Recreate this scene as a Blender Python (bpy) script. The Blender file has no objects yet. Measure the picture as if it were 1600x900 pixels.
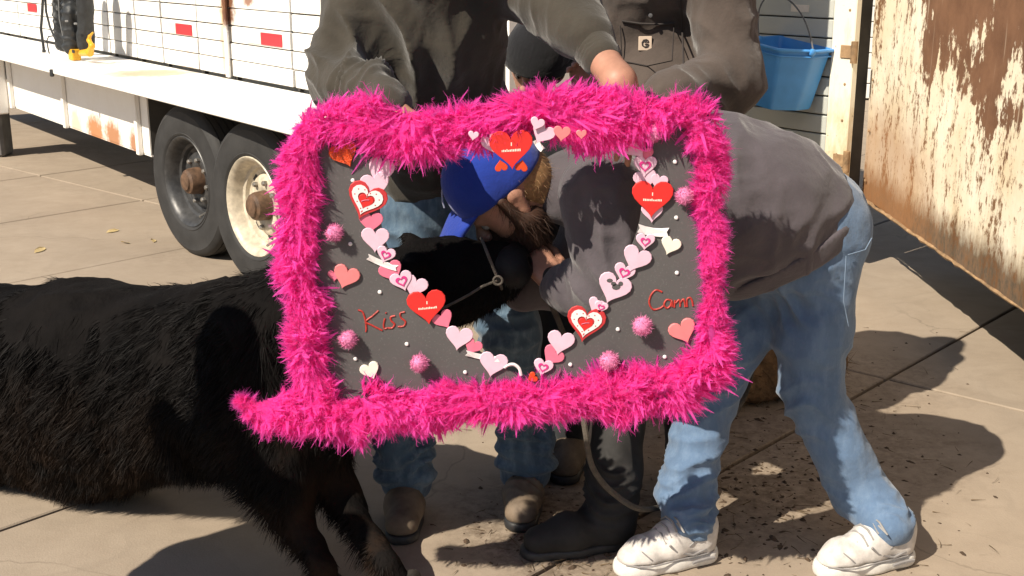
import bpy, math, random
import numpy as np
from mathutils import Vector, Matrix
rng = np.random.default_rng(7); random.seed(7)
SC = bpy.context.scene; COL = SC.collection
R = math.radians
# ------------------------------------------------------------------ camera, sky, sun, exposure
F_PX, HZ, CH = 1900.0, -72.0, 1.5
PITCH = math.atan((450 - HZ) / F_PX); CP, SP = math.cos(PITCH), math.sin(PITCH)
cam = bpy.data.cameras.new('camera'); camo = bpy.data.objects.new('camera', cam); COL.objects.link(camo)
cam.sensor_width = 36; cam.lens = 36 * F_PX / 1600; cam.clip_end = 2000; cam.clip_start = 0.05
camo.location = (0, 0, CH); camo.rotation_euler = (R(90) - PITCH, 0, 0); SC.camera = camo
SUN_H = (0.75, 0.71)                                   # ground shadow per metre of height
sun_dir = Vector((SUN_H[0], SUN_H[1], -1)).normalized()
SUN_EL = math.asin(-sun_dir.z); SUN_ROT = math.atan2(-SUN_H[0], -SUN_H[1])
w = bpy.data.worlds.new('World'); SC.world = w; w.use_nodes = True
nt = w.node_tree; sky = nt.nodes.new('ShaderNodeTexSky'); sky.sky_type = 'NISHITA'; sky.sun_disc = False
sky.sun_elevation = SUN_EL; sky.sun_rotation = SUN_ROT % (2 * math.pi)
bg = nt.nodes['Background']; bg.inputs[1].default_value = 0.06
nt.links.new(sky.outputs[0], bg.inputs[0])
sl = bpy.data.lights.new('sun', 'SUN'); sl.energy = 4.6; sl.angle = R(0.5); sl.color = (1.0, 0.90, 0.75)
so = bpy.data.objects.new('sun', sl); COL.objects.link(so); so.rotation_euler = sun_dir.to_track_quat('-Z', 'Y').to_euler()
so.location = (-4, -4, 6)
SC.view_settings.view_transform = 'Standard'; SC.view_settings.look = 'None'; SC.view_settings.exposure = 0.6
SC.view_settings.gamma = 1; SC.view_settings.use_curve_mapping = False

def at(px, py, Y):
    u, v = (px - 800) / F_PX, (450 - py) / F_PX
    k = Y / (CP + v * SP)
    return np.array((u * k, Y, CH + (v * CP - SP) * k))
def gr(px, py, z=0.0):
    u, v = (px - 800) / F_PX, (450 - py) / F_PX
    k = (z - CH) / (v * CP - SP)
    return np.array((u * k, (CP + v * SP) * k, z))

# ------------------------------------------------------------------ object helpers
def tag(o, label=None, cat=None, group=None, kind=None):
    if label: o['label'] = label
    if cat: o['category'] = cat
    if group: o['group'] = group
    if kind: o['kind'] = kind
    return o
def empty(name, loc=(0, 0, 0), rz=0):
    o = bpy.data.objects.new(name, None); COL.objects.link(o); o.location = [float(c) for c in loc]; o.rotation_euler = (0, 0, rz)
    o.empty_display_size = 0.1
    return o
def link(name, me, m, parent=None):
    o = bpy.data.objects.new(name, me); COL.objects.link(o)
    if m and not me.materials: me.materials.append(m)
    if parent is not None:
        o.parent = parent
        bpy_parent_inverse(o, parent)
    return o
def world(o):
    B = Matrix.LocRotScale(o.location, o.rotation_euler, o.scale)
    return B if o.parent is None else world(o.parent) @ o.matrix_parent_inverse @ B
def bpy_parent_inverse(o, parent): o.matrix_parent_inverse = world(parent).inverted()
def mesh_np(name, V, faces, smooth=False):
    """faces: int array (n,3) or (n,4), or a list of such arrays, or list of tuples"""
    me = bpy.data.meshes.new(name)
    V = np.asarray(V, dtype=np.float32)
    if isinstance(faces, np.ndarray): faces = [faces]
    if len(faces) and not isinstance(faces[0], np.ndarray):
        me.from_pydata([tuple(map(float, v)) for v in V], [], [tuple(map(int, f)) for f in faces])
    else:
        loops = np.concatenate([f.ravel() for f in faces]).astype(np.int32)
        tot = np.concatenate([np.full(len(f), f.shape[1]) for f in faces]).astype(np.int32)
        st = np.concatenate([[0], np.cumsum(tot)[:-1]]).astype(np.int32)
        me.vertices.add(len(V)); me.vertices.foreach_set('co', V.ravel())
        me.loops.add(len(loops)); me.loops.foreach_set('vertex_index', loops)
        me.polygons.add(len(tot)); me.polygons.foreach_set('loop_start', st); me.polygons.foreach_set('loop_total', tot)
        me.update(calc_edges=True); me.validate()
    if smooth: me.polygons.foreach_set('use_smooth', np.ones(len(me.polygons), dtype=bool))
    me.update()
    return me

class MB:
    """collects shapes into one mesh"""
    def __init__(s): s.v = []; s.f = []
    def add(s, V, Fs):
        b = len(s.v); s.v += [tuple(map(float, q)) for q in V]; s.f += [tuple(i + b for i in f) for f in Fs]; return s
    def box(s, lo, hi, M=None, bev=0.0):
        x0, y0, z0 = lo; x1, y1, z1 = hi
        if bev <= 0:
            V = [(x0,y0,z0),(x1,y0,z0),(x1,y1,z0),(x0,y1,z0),(x0,y0,z1),(x1,y0,z1),(x1,y1,z1),(x0,y1,z1)]
            Fs = [(3,2,1,0),(4,5,6,7),(0,1,5,4),(1,2,6,5),(2,3,7,6),(3,0,4,7)]
        else:
            b = bev
            V = []
            for z, i in ((z0, b), (z0 + b, 0), (z1 - b, 0), (z1, b)):
                xx0, xx1, yy0, yy1 = x0 + i, x1 - i, y0 + i, y1 - i
                c = b if i == 0 else b * .6
                V += [(xx0+c,yy0,z),(xx1-c,yy0,z),(xx1,yy0+c,z),(xx1,yy1-c,z),(xx1-c,yy1,z),(xx0+c,yy1,z),(xx0,yy1-c,z),(xx0,yy0+c,z)]
            Fs = [tuple(range(7, -1, -1)), tuple(range(24, 32))]
            for k in range(3):
                for j in range(8): Fs.append((k*8+j, k*8+(j+1)%8, k*8+8+(j+1)%8, k*8+8+j))
        if M is not None: V = [M @ Vector(q) for q in V]
        return s.add(V, Fs)
    def tube(s, pts, r, n=8, closed=False):
        P = [np.array(p, float) for p in pts]; m = len(P)
        rs = r if hasattr(r, '__len__') else [r] * m
        prev = None; V = []
        for i in range(m):
            a = P[(i - 1) % m] if (closed or i > 0) else P[i]; b = P[(i + 1) % m] if (closed or i < m - 1) else P[i]
            t = b - a; t /= np.linalg.norm(t) + 1e-9
            if prev is None:
                x = np.cross(t, (0, 0, 1)); 
                if np.linalg.norm(x) < .1: x = np.cross(t, (1, 0, 0))
            else: x = prev - t * prev.dot(t)
            x /= np.linalg.norm(x) + 1e-9; prev = x; y = np.cross(t, x)
            for k in range(n):
                a_ = 2 * math.pi * k / n; V.append(P[i] + rs[i] * (x * math.cos(a_) + y * math.sin(a_)))
        Fs = []
        for i in range(m if closed else m - 1):
            j = (i + 1) % m
            for k in range(n): Fs.append((i*n+k, i*n+(k+1)%n, j*n+(k+1)%n, j*n+k))
        if not closed: Fs += [tuple(range(n - 1, -1, -1)), tuple(range((m-1)*n, m*n))]
        return s.add(V, Fs)
    def lathe(s, prof, n, M):
        """prof: list of (r, h) revolved about local z"""
        V = [M @ Vector((r * math.cos(2*math.pi*k/n), r * math.sin(2*math.pi*k/n), h)) for r, h in prof for k in range(n)]
        Fs = [(i*n+k, i*n+(k+1)%n, (i+1)*n+(k+1)%n, (i+1)*n+k) for i in range(len(prof)-1) for k in range(n)]
        return s.add(V, Fs)
    def build(s, name, m, parent=None, smooth=False):
        me = mesh_np(name, s.v, s.f, smooth)
        import bmesh
        bm = bmesh.new(); bm.from_mesh(me); bmesh.ops.recalc_face_normals(bm, faces=bm.faces); bm.to_mesh(me); bm.free()
        if smooth:
            try: me.set_sharp_from_angle(angle=R(40))
            except Exception: pass
        return link(name, me, m, parent)

# ------------------------------------------------------------------ materials
class N:
    """tiny node-graph helper"""
    def __init__(s, name):
        s.m = bpy.data.materials.new(name); s.m.use_nodes = True; s.t = s.m.node_tree
        s.p = s.t.nodes['Principled BSDF']; s.out = s.t.nodes['Material Output']
        s.g = s.t.nodes.new('ShaderNodeNewGeometry'); s.tc = s.t.nodes.new('ShaderNodeTexCoord')
        s.pos = s.g.outputs['Position']; s.obj = s.tc.outputs['Object']
    def n(s, typ, **kw):
        x = s.t.nodes.new('ShaderNode' + typ)
        for k, v in kw.items(): setattr(x, k, v)
        return x
    def l(s, a, b): s.t.links.new(a, b)
    def put(s, sock, v):
        if hasattr(v, 'is_output'): s.l(v, sock)
        else:
            if hasattr(sock.default_value, '__len__') and hasattr(v, '__len__') and len(sock.default_value) == 4 and len(v) == 3: v = (*v, 1)
            sock.default_value = v
    def noise(s, scale, detail=4, rough=.55, vec=None, stretch=None, dist=0):
        t = s.n('TexNoise'); t.inputs['Scale'].default_value = scale; t.inputs['Detail'].default_value = detail
        t.inputs['Roughness'].default_value = rough; t.inputs['Distortion'].default_value = dist
        v = vec or s.pos
        if stretch:
            mp = s.n('Mapping'); mp.inputs['Scale'].default_value = stretch; s.l(v, mp.inputs['Vector']); v = mp.outputs[0]
        s.l(v, t.inputs['Vector']); return t.outputs[0]
    def ramp(s, f, *st):
        r = s.n('ValToRGB'); s.l(f, r.inputs[0]); e = r.color_ramp.elements
        while len(e) < len(st): e.new(.5)
        for i, (p, c) in enumerate(st):
            e[i].position = p; e[i].color = (*c, 1) if hasattr(c, '__len__') else (c, c, c, 1)
        return r.outputs[0]
    def math(s, op, a, b=0.0, c=None, clamp=False):
        x = s.n('Math', operation=op, use_clamp=clamp); s.put(x.inputs[0], a); s.put(x.inputs[1], b)
        if c is not None: s.put(x.inputs[2], c)
        return x.outputs[0]
    def mix(s, f, a, b, blend='MIX'):
        x = s.n('Mix', data_type='RGBA', blend_type=blend); s.put(x.inputs[0], f); s.put(x.inputs[6], a); s.put(x.inputs[7], b)
        return x.outputs[2]
    def sep(s, v):
        x = s.n('SeparateXYZ'); s.l(v, x.inputs[0]); return x.outputs
    def near(s, pt, r, stretch=(1, 1, 1), warp=.5, scale=12):
        """1 inside a noisy blob about a world point"""
        x = s.n('VectorMath', operation='SUBTRACT'); s.l(s.pos, x.inputs[0]); x.inputs[1].default_value = tuple(float(c) for c in pt)
        y = s.n('VectorMath', operation='MULTIPLY'); s.l(x.outputs[0], y.inputs[0]); y.inputs[1].default_value = stretch
        L = s.n('VectorMath', operation='LENGTH'); s.l(y.outputs[0], L.inputs[0])
        d = s.math('ADD', s.math('DIVIDE', L.outputs['Value'], r), s.math('MULTIPLY', s.math('SUBTRACT', s.noise(scale, 6, .7), .5), warp * 2.5))
        return s.math('SUBTRACT', 1.0, s.math('SMOOTH_MIN', s.math('MAXIMUM', s.math('MULTIPLY', s.math('SUBTRACT', d, .55), 1.8), 0.0), 1.0, .05), clamp=True)
    def bump(s, h, strength=.3, dist=.01, prev=None):
        b = s.n('Bump'); b.inputs['Strength'].default_value = strength; b.inputs['Distance'].default_value = dist
        s.l(h, b.inputs['Height'])
        if prev: s.l(prev, b.inputs['Normal'])
        return b.outputs[0]
    def fin(s, col, rough=.6, bump=None, metal=0, spec=.5, sheen=0, coat=0):
        s.put(s.p.inputs['Base Color'], col); s.put(s.p.inputs['Roughness'], rough); s.p.inputs['Metallic'].default_value = metal
        s.p.inputs['Specular IOR Level'].default_value = spec
        if sheen: s.p.inputs['Sheen Weight'].default_value = sheen; s.p.inputs['Sheen Roughness'].default_value = .5
        if coat: s.p.inputs['Coat Weight'].default_value = coat
        if bump: s.l(bump, s.p.inputs['Normal'])
        return s.m
def simple(name, col, rough=.6, var=.25, scale=14, bump=0.0, bscale=60, bdist=.003, metal=0, spec=.5, sheen=0, coat=0, objco=False):
    g = N(name); v = g.obj if objco else g.pos
    n1 = g.noise(scale, 5, .6, vec=v)
    c = g.mix(g.ramp(n1, (.3, 0), (.7, 1)), tuple(x * (1 - var) for x in col), tuple(min(1, x * (1 + var)) for x in col))
    b = g.bump(g.noise(bscale, 3, .6, vec=v), bump, bdist) if bump else None
    return g.fin(c, rough, b, metal, spec, sheen, coat)
def cloth(name, col, var=.18, weave=900, rough=.9, fade=None, stretch=None):
    g = N(name)
    c = g.mix(g.ramp(g.noise(9, 5, .65), (.3, 0), (.72, 1)), tuple(x * (1 - var) for x in col), tuple(x * (1 + var) for x in col))
    if fade: c = g.mix(g.ramp(g.noise(34, 5, .7, stretch=stretch), (.45, 0), (.75, .75)), c, fade)
    fine = g.noise(weave, 2, .5)
    c = g.mix(g.math('MULTIPLY', fine, .35), c, tuple(x * .55 for x in col))
    b = g.bump(g.noise(55, 4, .6), .35, .006); b = g.bump(fine, .25, .0015, b)
    return g.fin(c, rough, b, spec=.15, sheen=.25)
M = {}
M['white_plain'] = simple('white_plain', (.8, .79, .75), .5, .05)
M['black'] = simple('black_rubber', (.022, .022, .024), .55, .3, 30, .25, 90)
M['dark_metal'] = simple('dark_metal', (.10, .10, .105), .5, .35, 30, .15, 60)
M['skin'] = simple('skin', (.40, .205, .14), .5, .16, 30, .2, 260, .002, spec=.4)
M['hoodie'] = cloth('olive_fleece', (.053, .046, .036))
M['jacket'] = cloth('brown_duck', (.090, .071, .061), weave=1200)
M['sweat'] = cloth('grey_brown_fleece', (.093, .081, .091))
M['dark_coat'] = cloth('dark_coat', (.02, .021, .024))
M['denim'] = cloth('denim_blue', (.115, .185, .30), .14, 1000, fade=(.19, .275, .40), stretch=(1, 1, .35))
M['denim_dark'] = cloth('denim_dark', (.07, .115, .17), .3, 1000, fade=(.21, .29, .36), stretch=(1, 1, .35))
M['trouser'] = cloth('dark_trousers', (.03, .032, .036))
M['cap'] = cloth('cap_blue', (.016, .045, .32), .15, 1100)
M['beanie'] = cloth('beanie_black', (.012, .012, .014), .2, 500)
M['beard'] = simple('beard_hair', (.042, .017, .008), .7, .4, 90)
M['hair'] = simple('blond_hair', (.30, .17, .075), .6, .3, 90)
M['eye'] = simple('eye_white', (.30, .27, .24), .2, .03)
M['boot_tan'] = simple('tan_leather', (.16, .12, .085), .75, .35, 22, .4, 70)
M['boot_black'] = simple('rubber_boot', (.022, .021, .021), .72, .5, 10, .3, 30, spec=.3)
M['lace'] = simple('lace', (.30, .29, .28), .8, .1)
M['rope'] = simple('rope', (.085, .072, .058), .9, .3, 60, .6, 240, .004)

# ------------------------------------------------------------------ smooth bodies: signed distance shapes meshed by surface nets
def A(*v): return np.array(v[0] if len(v) == 1 else v, float)
def unit(v): v = A(v); return v / (np.linalg.norm(v) + 1e-12)
class P:
    """round cone a->b, radii ra, rb; sq = (axis, factor) widens along axis; op u(nion) s(ubtract)"""
    def __init__(s, a, b, ra, rb=None, k=.03, sq=None, op='u'):
        s.a, s.b, s.ra, s.rb, s.k, s.sq, s.op = A(a), A(b), ra, ra if rb is None else rb, k, sq, op
        if sq is not None: s.w = unit(sq[0]); s.fa = sq[1]
    def bounds(s, m):
        r = max(s.ra, s.rb) * (max(1, s.fa) if s.sq is not None else 1) + m
        return np.minimum(s.a, s.b) - r, np.maximum(s.a, s.b) + r
    def dist(s, X):
        p = X - s.a; ba = s.b - s.a
        if s.sq is not None:
            f = 1 / s.fa - 1
            p = p + (p @ s.w)[..., None] * s.w * f; ba = ba + ba.dot(s.w) * s.w * f
        L2 = ba.dot(ba)
        t = np.clip((p @ ba) / L2, 0, 1) if L2 > 1e-12 else np.zeros(p.shape[:-1])
        q = p - t[..., None] * ba
        return np.sqrt((q * q).sum(-1)) - (s.ra + (s.rb - s.ra) * t)
def smin(a, b, k):
    h = np.maximum(k - np.abs(a - b), 0) / k
    return np.minimum(a, b) - h * h * k * .25
def sdf_mesh(prims, h, cuts=(), extra=None):
    lo = np.min([p.bounds(0)[0] for p in prims if p.op == 'u'], 0) - 3 * h
    hi = np.max([p.bounds(0)[1] for p in prims if p.op == 'u'], 0) + 3 * h
    n = np.ceil((hi - lo) / h).astype(int) + 1
    G = np.full(n, 9.0, np.float32)
    ax = [lo[i] + h * np.arange(n[i]) for i in range(3)]
    for p in prims:
        m = p.k + 2.5 * h; b0, b1 = p.bounds(m)
        i0 = np.clip(np.floor((b0 - lo) / h).astype(int), 0, n - 1); i1 = np.clip(np.ceil((b1 - lo) / h).astype(int) + 1, 1, n)
        sl_ = tuple(slice(i0[i], i1[i]) for i in range(3))
        X = np.stack(np.meshgrid(*[ax[i][sl_[i]] for i in range(3)], indexing='ij'), -1)
        d = p.dist(X); g = G[sl_]
        if p.op == 'u': G[sl_] = smin(g, d, p.k)
        else: G[sl_] = -smin(-g, d, p.k)
    for c, nrm in cuts:                                   # keep the side the normal points away from
        X = (ax[0][:, None, None] - c[0]) * nrm[0] + (ax[1][None, :, None] - c[1]) * nrm[1] + (ax[2][None, None, :] - c[2]) * nrm[2]
        G = -smin(-G, -X.astype(np.float32), .006)
    return surface_nets(G, lo, h)
def surface_nets(G, lo, h):
    S = G < 0; n = np.array(G.shape)
    cnt = np.zeros(n - 1, np.int8)
    for i in (0, 1):
        for j in (0, 1):
            for k in (0, 1): cnt += S[i:n[0]-1+i, j:n[1]-1+j, k:n[2]-1+k]
    act = (cnt > 0) & (cnt < 8)
    I = np.argwhere(act); ids = np.full(n - 1, -1, np.int64); ids[act] = np.arange(len(I))
    acc = np.zeros((len(I), 3)); num = np.zeros(len(I))
    C = [(i, j, k) for i in (0, 1) for j in (0, 1) for k in (0, 1)]
    for a in C:
        for d in range(3):
            if a[d]: continue
            b = list(a); b[d] = 1
            ga = G[I[:, 0]+a[0], I[:, 1]+a[1], I[:, 2]+a[2]]; gb = G[I[:, 0]+b[0], I[:, 1]+b[1], I[:, 2]+b[2]]
            x = (ga < 0) != (gb < 0)
            t = ga[x] / (ga[x] - gb[x]); q = np.tile(np.array(a, float), (x.sum(), 1)); q[:, d] += t
            acc[x] += q; num[x] += 1
    V = lo + h * (I + acc / num[:, None])
    Q = []
    for d in range(3):
        u, v = [(1, 2), (2, 0), (0, 1)][d]
        sl0 = [slice(None)] * 3; sl1 = [slice(None)] * 3; sl0[d] = slice(0, n[d]-1); sl1[d] = slice(1, n[d])
        x = S[tuple(sl0)] != S[tuple(sl1)]
        E = np.argwhere(x); E = E[(E[:, u] > 0) & (E[:, v] > 0) & (E[:, u] < n[u]-1) & (E[:, v] < n[v]-1)]
        ins = S[E[:, 0], E[:, 1], E[:, 2]]
        def cell(du, dv):
            c = E.copy(); c[:, u] -= du; c[:, v] -= dv; return ids[c[:, 0], c[:, 1], c[:, 2]]
        q = np.stack([cell(1, 1), cell(0, 1), cell(0, 0), cell(1, 0)], 1)
        q[~ins] = q[~ins][:, ::-1]; Q.append(q)
    return V, np.concatenate(Q).astype(np.int32)
def vnormals(V, Q):
    n = np.cross(V[Q[:, 2]] - V[Q[:, 0]], V[Q[:, 3]] - V[Q[:, 1]]); o = np.zeros_like(V)
    for i in range(4): np.add.at(o, Q[:, i], n)
    return o / (np.linalg.norm(o, axis=1)[:, None] + 1e-12)
_T = rng.random(4096).astype(np.float64)
def vnoise(p, seed=0):
    i = np.floor(p).astype(np.int64); f = p - i; f = f * f * (3 - 2 * f)
    def hsh(a, b, c): return _T[((a * 73856093) ^ (b * 19349663) ^ (c * 83492791) ^ (seed * 7919)) & 4095]
    r = 0
    for a in (0, 1):
        for b in (0, 1):
            for c in (0, 1):
                wgt = (f[:, 0] if a else 1 - f[:, 0]) * (f[:, 1] if b else 1 - f[:, 1]) * (f[:, 2] if c else 1 - f[:, 2])
                r = r + wgt * hsh(i[:, 0]+a, i[:, 1]+b, i[:, 2]+c)
    return r
def folds(V, Q, specs, soft=.004, seed=0):
    """wrinkles: specs of (centre, radius, axis, wavelength, amplitude)"""
    Nn = vnormals(V, Q); D = (vnoise(V * 11, seed) - .5) * soft * 2
    if soft >= .0035 and len(specs):
        wv = V * A(1, 1, .8) + .05 * np.stack([vnoise(V * 6, seed + q) for q in (1, 2, 3)], 1)
        r1 = 1 - np.abs(2 * vnoise(wv * 10, seed + 4) - 1) * 2.2; r2 = 1 - np.abs(2 * vnoise(wv * 21, seed + 6) - 1) * 2.2
        D += soft * (1.5 * np.clip(r1, -.2, 1) + .55 * np.clip(r2, -.2, 1) * vnoise(V * 5, seed + 9) * 2 - .8)
    for si, (c, r, axis, lam, amp) in enumerate(specs):
        d = np.linalg.norm(V - A(c), axis=1) / r; k = d < 1
        wgt = (1 - d[k] ** 2) ** 1.5; p = V[k]; ax_ = unit(axis)
        t = p @ ax_
        q = p - t[:, None] * ax_
        warp = (vnoise(q * (.35 / lam) + 7 * si + seed) - .5) * 2.2 + (vnoise(p * (.8 / lam) + 3 * si) - .5) * .5
        ph = t / lam * (1 + .0 * t) + warp
        gate_ = np.clip((vnoise(p * (.33 / lam) + 13 * si + seed, 2) - .30) * 2.4, 0, 1) * (.35 + 1.1 * vnoise(p * (.6 / lam) + 31 * si))
        D[k] += amp * 2.6 * wgt * (.55 - 1.6 * np.abs(np.sin(math.pi * ph)) ** .75) * gate_
    return V + Nn * D[:, None]
def solid(name, prims, h, m, parent, specs=(), soft=.002, cuts=(), seed=0):
    V, Q = sdf_mesh(prims, h, cuts)
    V = folds(V, Q, specs, soft, seed)
    return link(name, mesh_np(name, V, Q, True), m, parent)

# ------------------------------------------------------------------ people
def hand_prims(wr, d, pn, side, s=1.0, curl=.5, th=.6):
    """wrist, hand direction, palm normal, side (+1: thumb on d x pn side); five separate bent fingers"""
    d = unit(d); pn = unit(A(pn) - d * d.dot(A(pn))); x = np.cross(d, pn) * side
    out = []; L = [.072, .080, .074, .058]; B = [.092, .096, .091, .084]
    for i in range(4):
        o = (1.5 - i) * .0205
        k0 = wr + x * o * .62 * s + d * .015 * s; k1 = wr + x * o * s + d * B[i] * s
        out.append(P(k0, k1, .0165 * s, .0125 * s, .012))
        p = k1; dirn = d; l = L[i] * s; ang = curl * (.75 + .15 * i)
        for j, fr in enumerate((.45, .32, .23)):
            ang_j = ang * (1.0 if j == 0 else 1.1)
            ca, sa = math.cos(ang_j * (j + 1) * .6), math.sin(ang_j * (j + 1) * .6)
            dirn = d * ca + pn * sa + x * (.10 * (1.5 - i) * .4)
            q = p + unit(dirn) * l * fr
            out.append(P(p, q, (.0095 - .0009 * j) * s, (.0088 - .0009 * j) * s, .004)); p = q
    a = wr + x * .020 * s + d * .02 * s; b = a + (x * .030 + d * .034 + pn * .012 * th) * s
    c = b + (x * .012 + d * .032 + pn * .018 * th) * s; e = c + (d * .024 + pn * .012 * th - x * .003) * s
    out += [P(a, b, .017 * s, .0125 * s, .012), P(b, c, .0115 * s, .010 * s, .006), P(c, e, .010 * s, .008 * s, .004)]
    return out
def head_frame(c, up, fw):
    up = unit(up); fw = unit(A(fw) - up * up.dot(A(fw))); r = np.cross(fw, up)
    return lambda q: A(c) + r * q[0] + fw * q[1] + up * q[2], r, fw, up
def head_prims(T, r, fw, up, s=1.0):
    f = lambda *q: T(A(q) * s)
    o = [P(f(0,-.028,.035), f(0,.022,.040), .081*s, .076*s, .03, (r, .95)),
         P(f(0,.028,-.03), f(0,.060,-.082), .060*s, .030*s, .035),
         P(f(-.042,.040,-.022), f(-.03,.06,-.05), .030*s, .02*s, .03), P(f(.042,.040,-.022), f(.03,.06,-.05), .030*s, .02*s, .03),
         P(f(-.032,.083,.026), f(.032,.083,.026), .0125*s, None, .02),
         P(f(0,.090,.012), f(0,.112,-.022), .0085*s, .0135*s, .012), P(f(-.012,.100,-.027), f(.012,.100,-.027), .0095*s, None, .008),
         P(f(-.018,.090,-.050), f(.018,.090,-.050), .0075*s, None, .008), P(f(-.015,.088,-.062), f(.015,.088,-.062), .0085*s, None, .008),
         P(f(0,.078,-.090), f(0,.082,-.088), .020*s, None, .02),
         P(f(-.032,.100,.005), f(-.032,.101,.005), .011*s, None, .012, op='s'), P(f(.032,.100,.005), f(.032,.101,.005), .011*s, None, .012, op='s')]
    for sd in (-1, 1):
        o += [P(f(sd*.080,-.012,.022), f(sd*.077,-.004,-.020), .019*s, .012*s, .008, (r, .45)),
              P(f(sd*.092,-.004,.014), f(sd*.088,-.001,-.004), .008*s, .006*s, .006, op='s')]
    return o
def limb_axes(a, b): return unit(A(b) - A(a))

class Person:
    def __init__(s, label, base):
        s.root = tag(empty('person', base), label, 'person'); s.body = []
        s.s = 1.0
    def torso(s, pel, chest, neck, head, lat, k=1.0):
        k *= .86
        s.body += [P(pel, (A(pel) + A(chest)) / 2, .105*k, .10*k, .05, (lat, 1.2)), P((A(pel) + A(chest)) / 2, chest, .10*k, .105*k, .05, (lat, 1.2)),
                   P(A(chest), A(neck) - A(0,0,.03), .085*k, .055*k, .05, (lat, 1.2)), P(A(neck) - A(0,0,.03), neck, .054*k, .056, .03), P(neck, head, .055*k, .054*k, .03)]
    def arm(s, sh, el, wr, k=1.0):
        s.body += [P(sh, el, .050*k, .040*k, .04), P(el, wr, .041*k, .029*k, .03)]
    def leg(s, hip, kn, an, toe, k=1.0):
        s.body += [P(hip, kn, .074*k, .046*k, .05), P(kn, an, .046*k, .028*k, .03), P(A(an), A(an) + (A(toe) - A(an)) * .55 + A(0, 0, .012), .027*k, .018*k, .03)]
    def head(s, c, up, fw, sc=1.0):
        T, r, f, u = head_frame(c, up, fw); s.T = T; s.ax = (r, f, u); s.hs = sc
        s.body += head_prims(T, r, f, u, sc)
    def finish(s, h=.0055, m='skin'):
        b = solid('body', s.body, h, M[m], s.root, soft=.0006)
        r, f, u = s.ax
        for sd in (-1, 1):
            mb = MB(); c = s.T(A(sd*.032, .081, .005) * s.hs)
            Mx = Matrix((( *r, ), ( *f, ), ( *u, ))).transposed().to_4x4(); Mx.translation = Vector(c)
            mb.lathe([(0.0001, -.012), (.006, -.0104), (.0104, -.006), (.012, 0), (.0104, .006), (.006, .0104), (.0001, .012)], 12, Mx)
            e = mb.build('eye', M['eye'], s.root, True)
            mp = MB(); Mx2 = Mx @ Matrix.Rotation(R(-90), 4, 'X'); Mx2.translation = Vector(c)
            mp.lathe([(.0001, .0123), (.004, .0118), (.0055, .0108)], 10, Mx2); mp.build('iris', M['eye_dark'], e, True)
        return b
M['eye_dark'] = simple('eye_dark', (.03, .02, .015), .2, .1)

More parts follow.
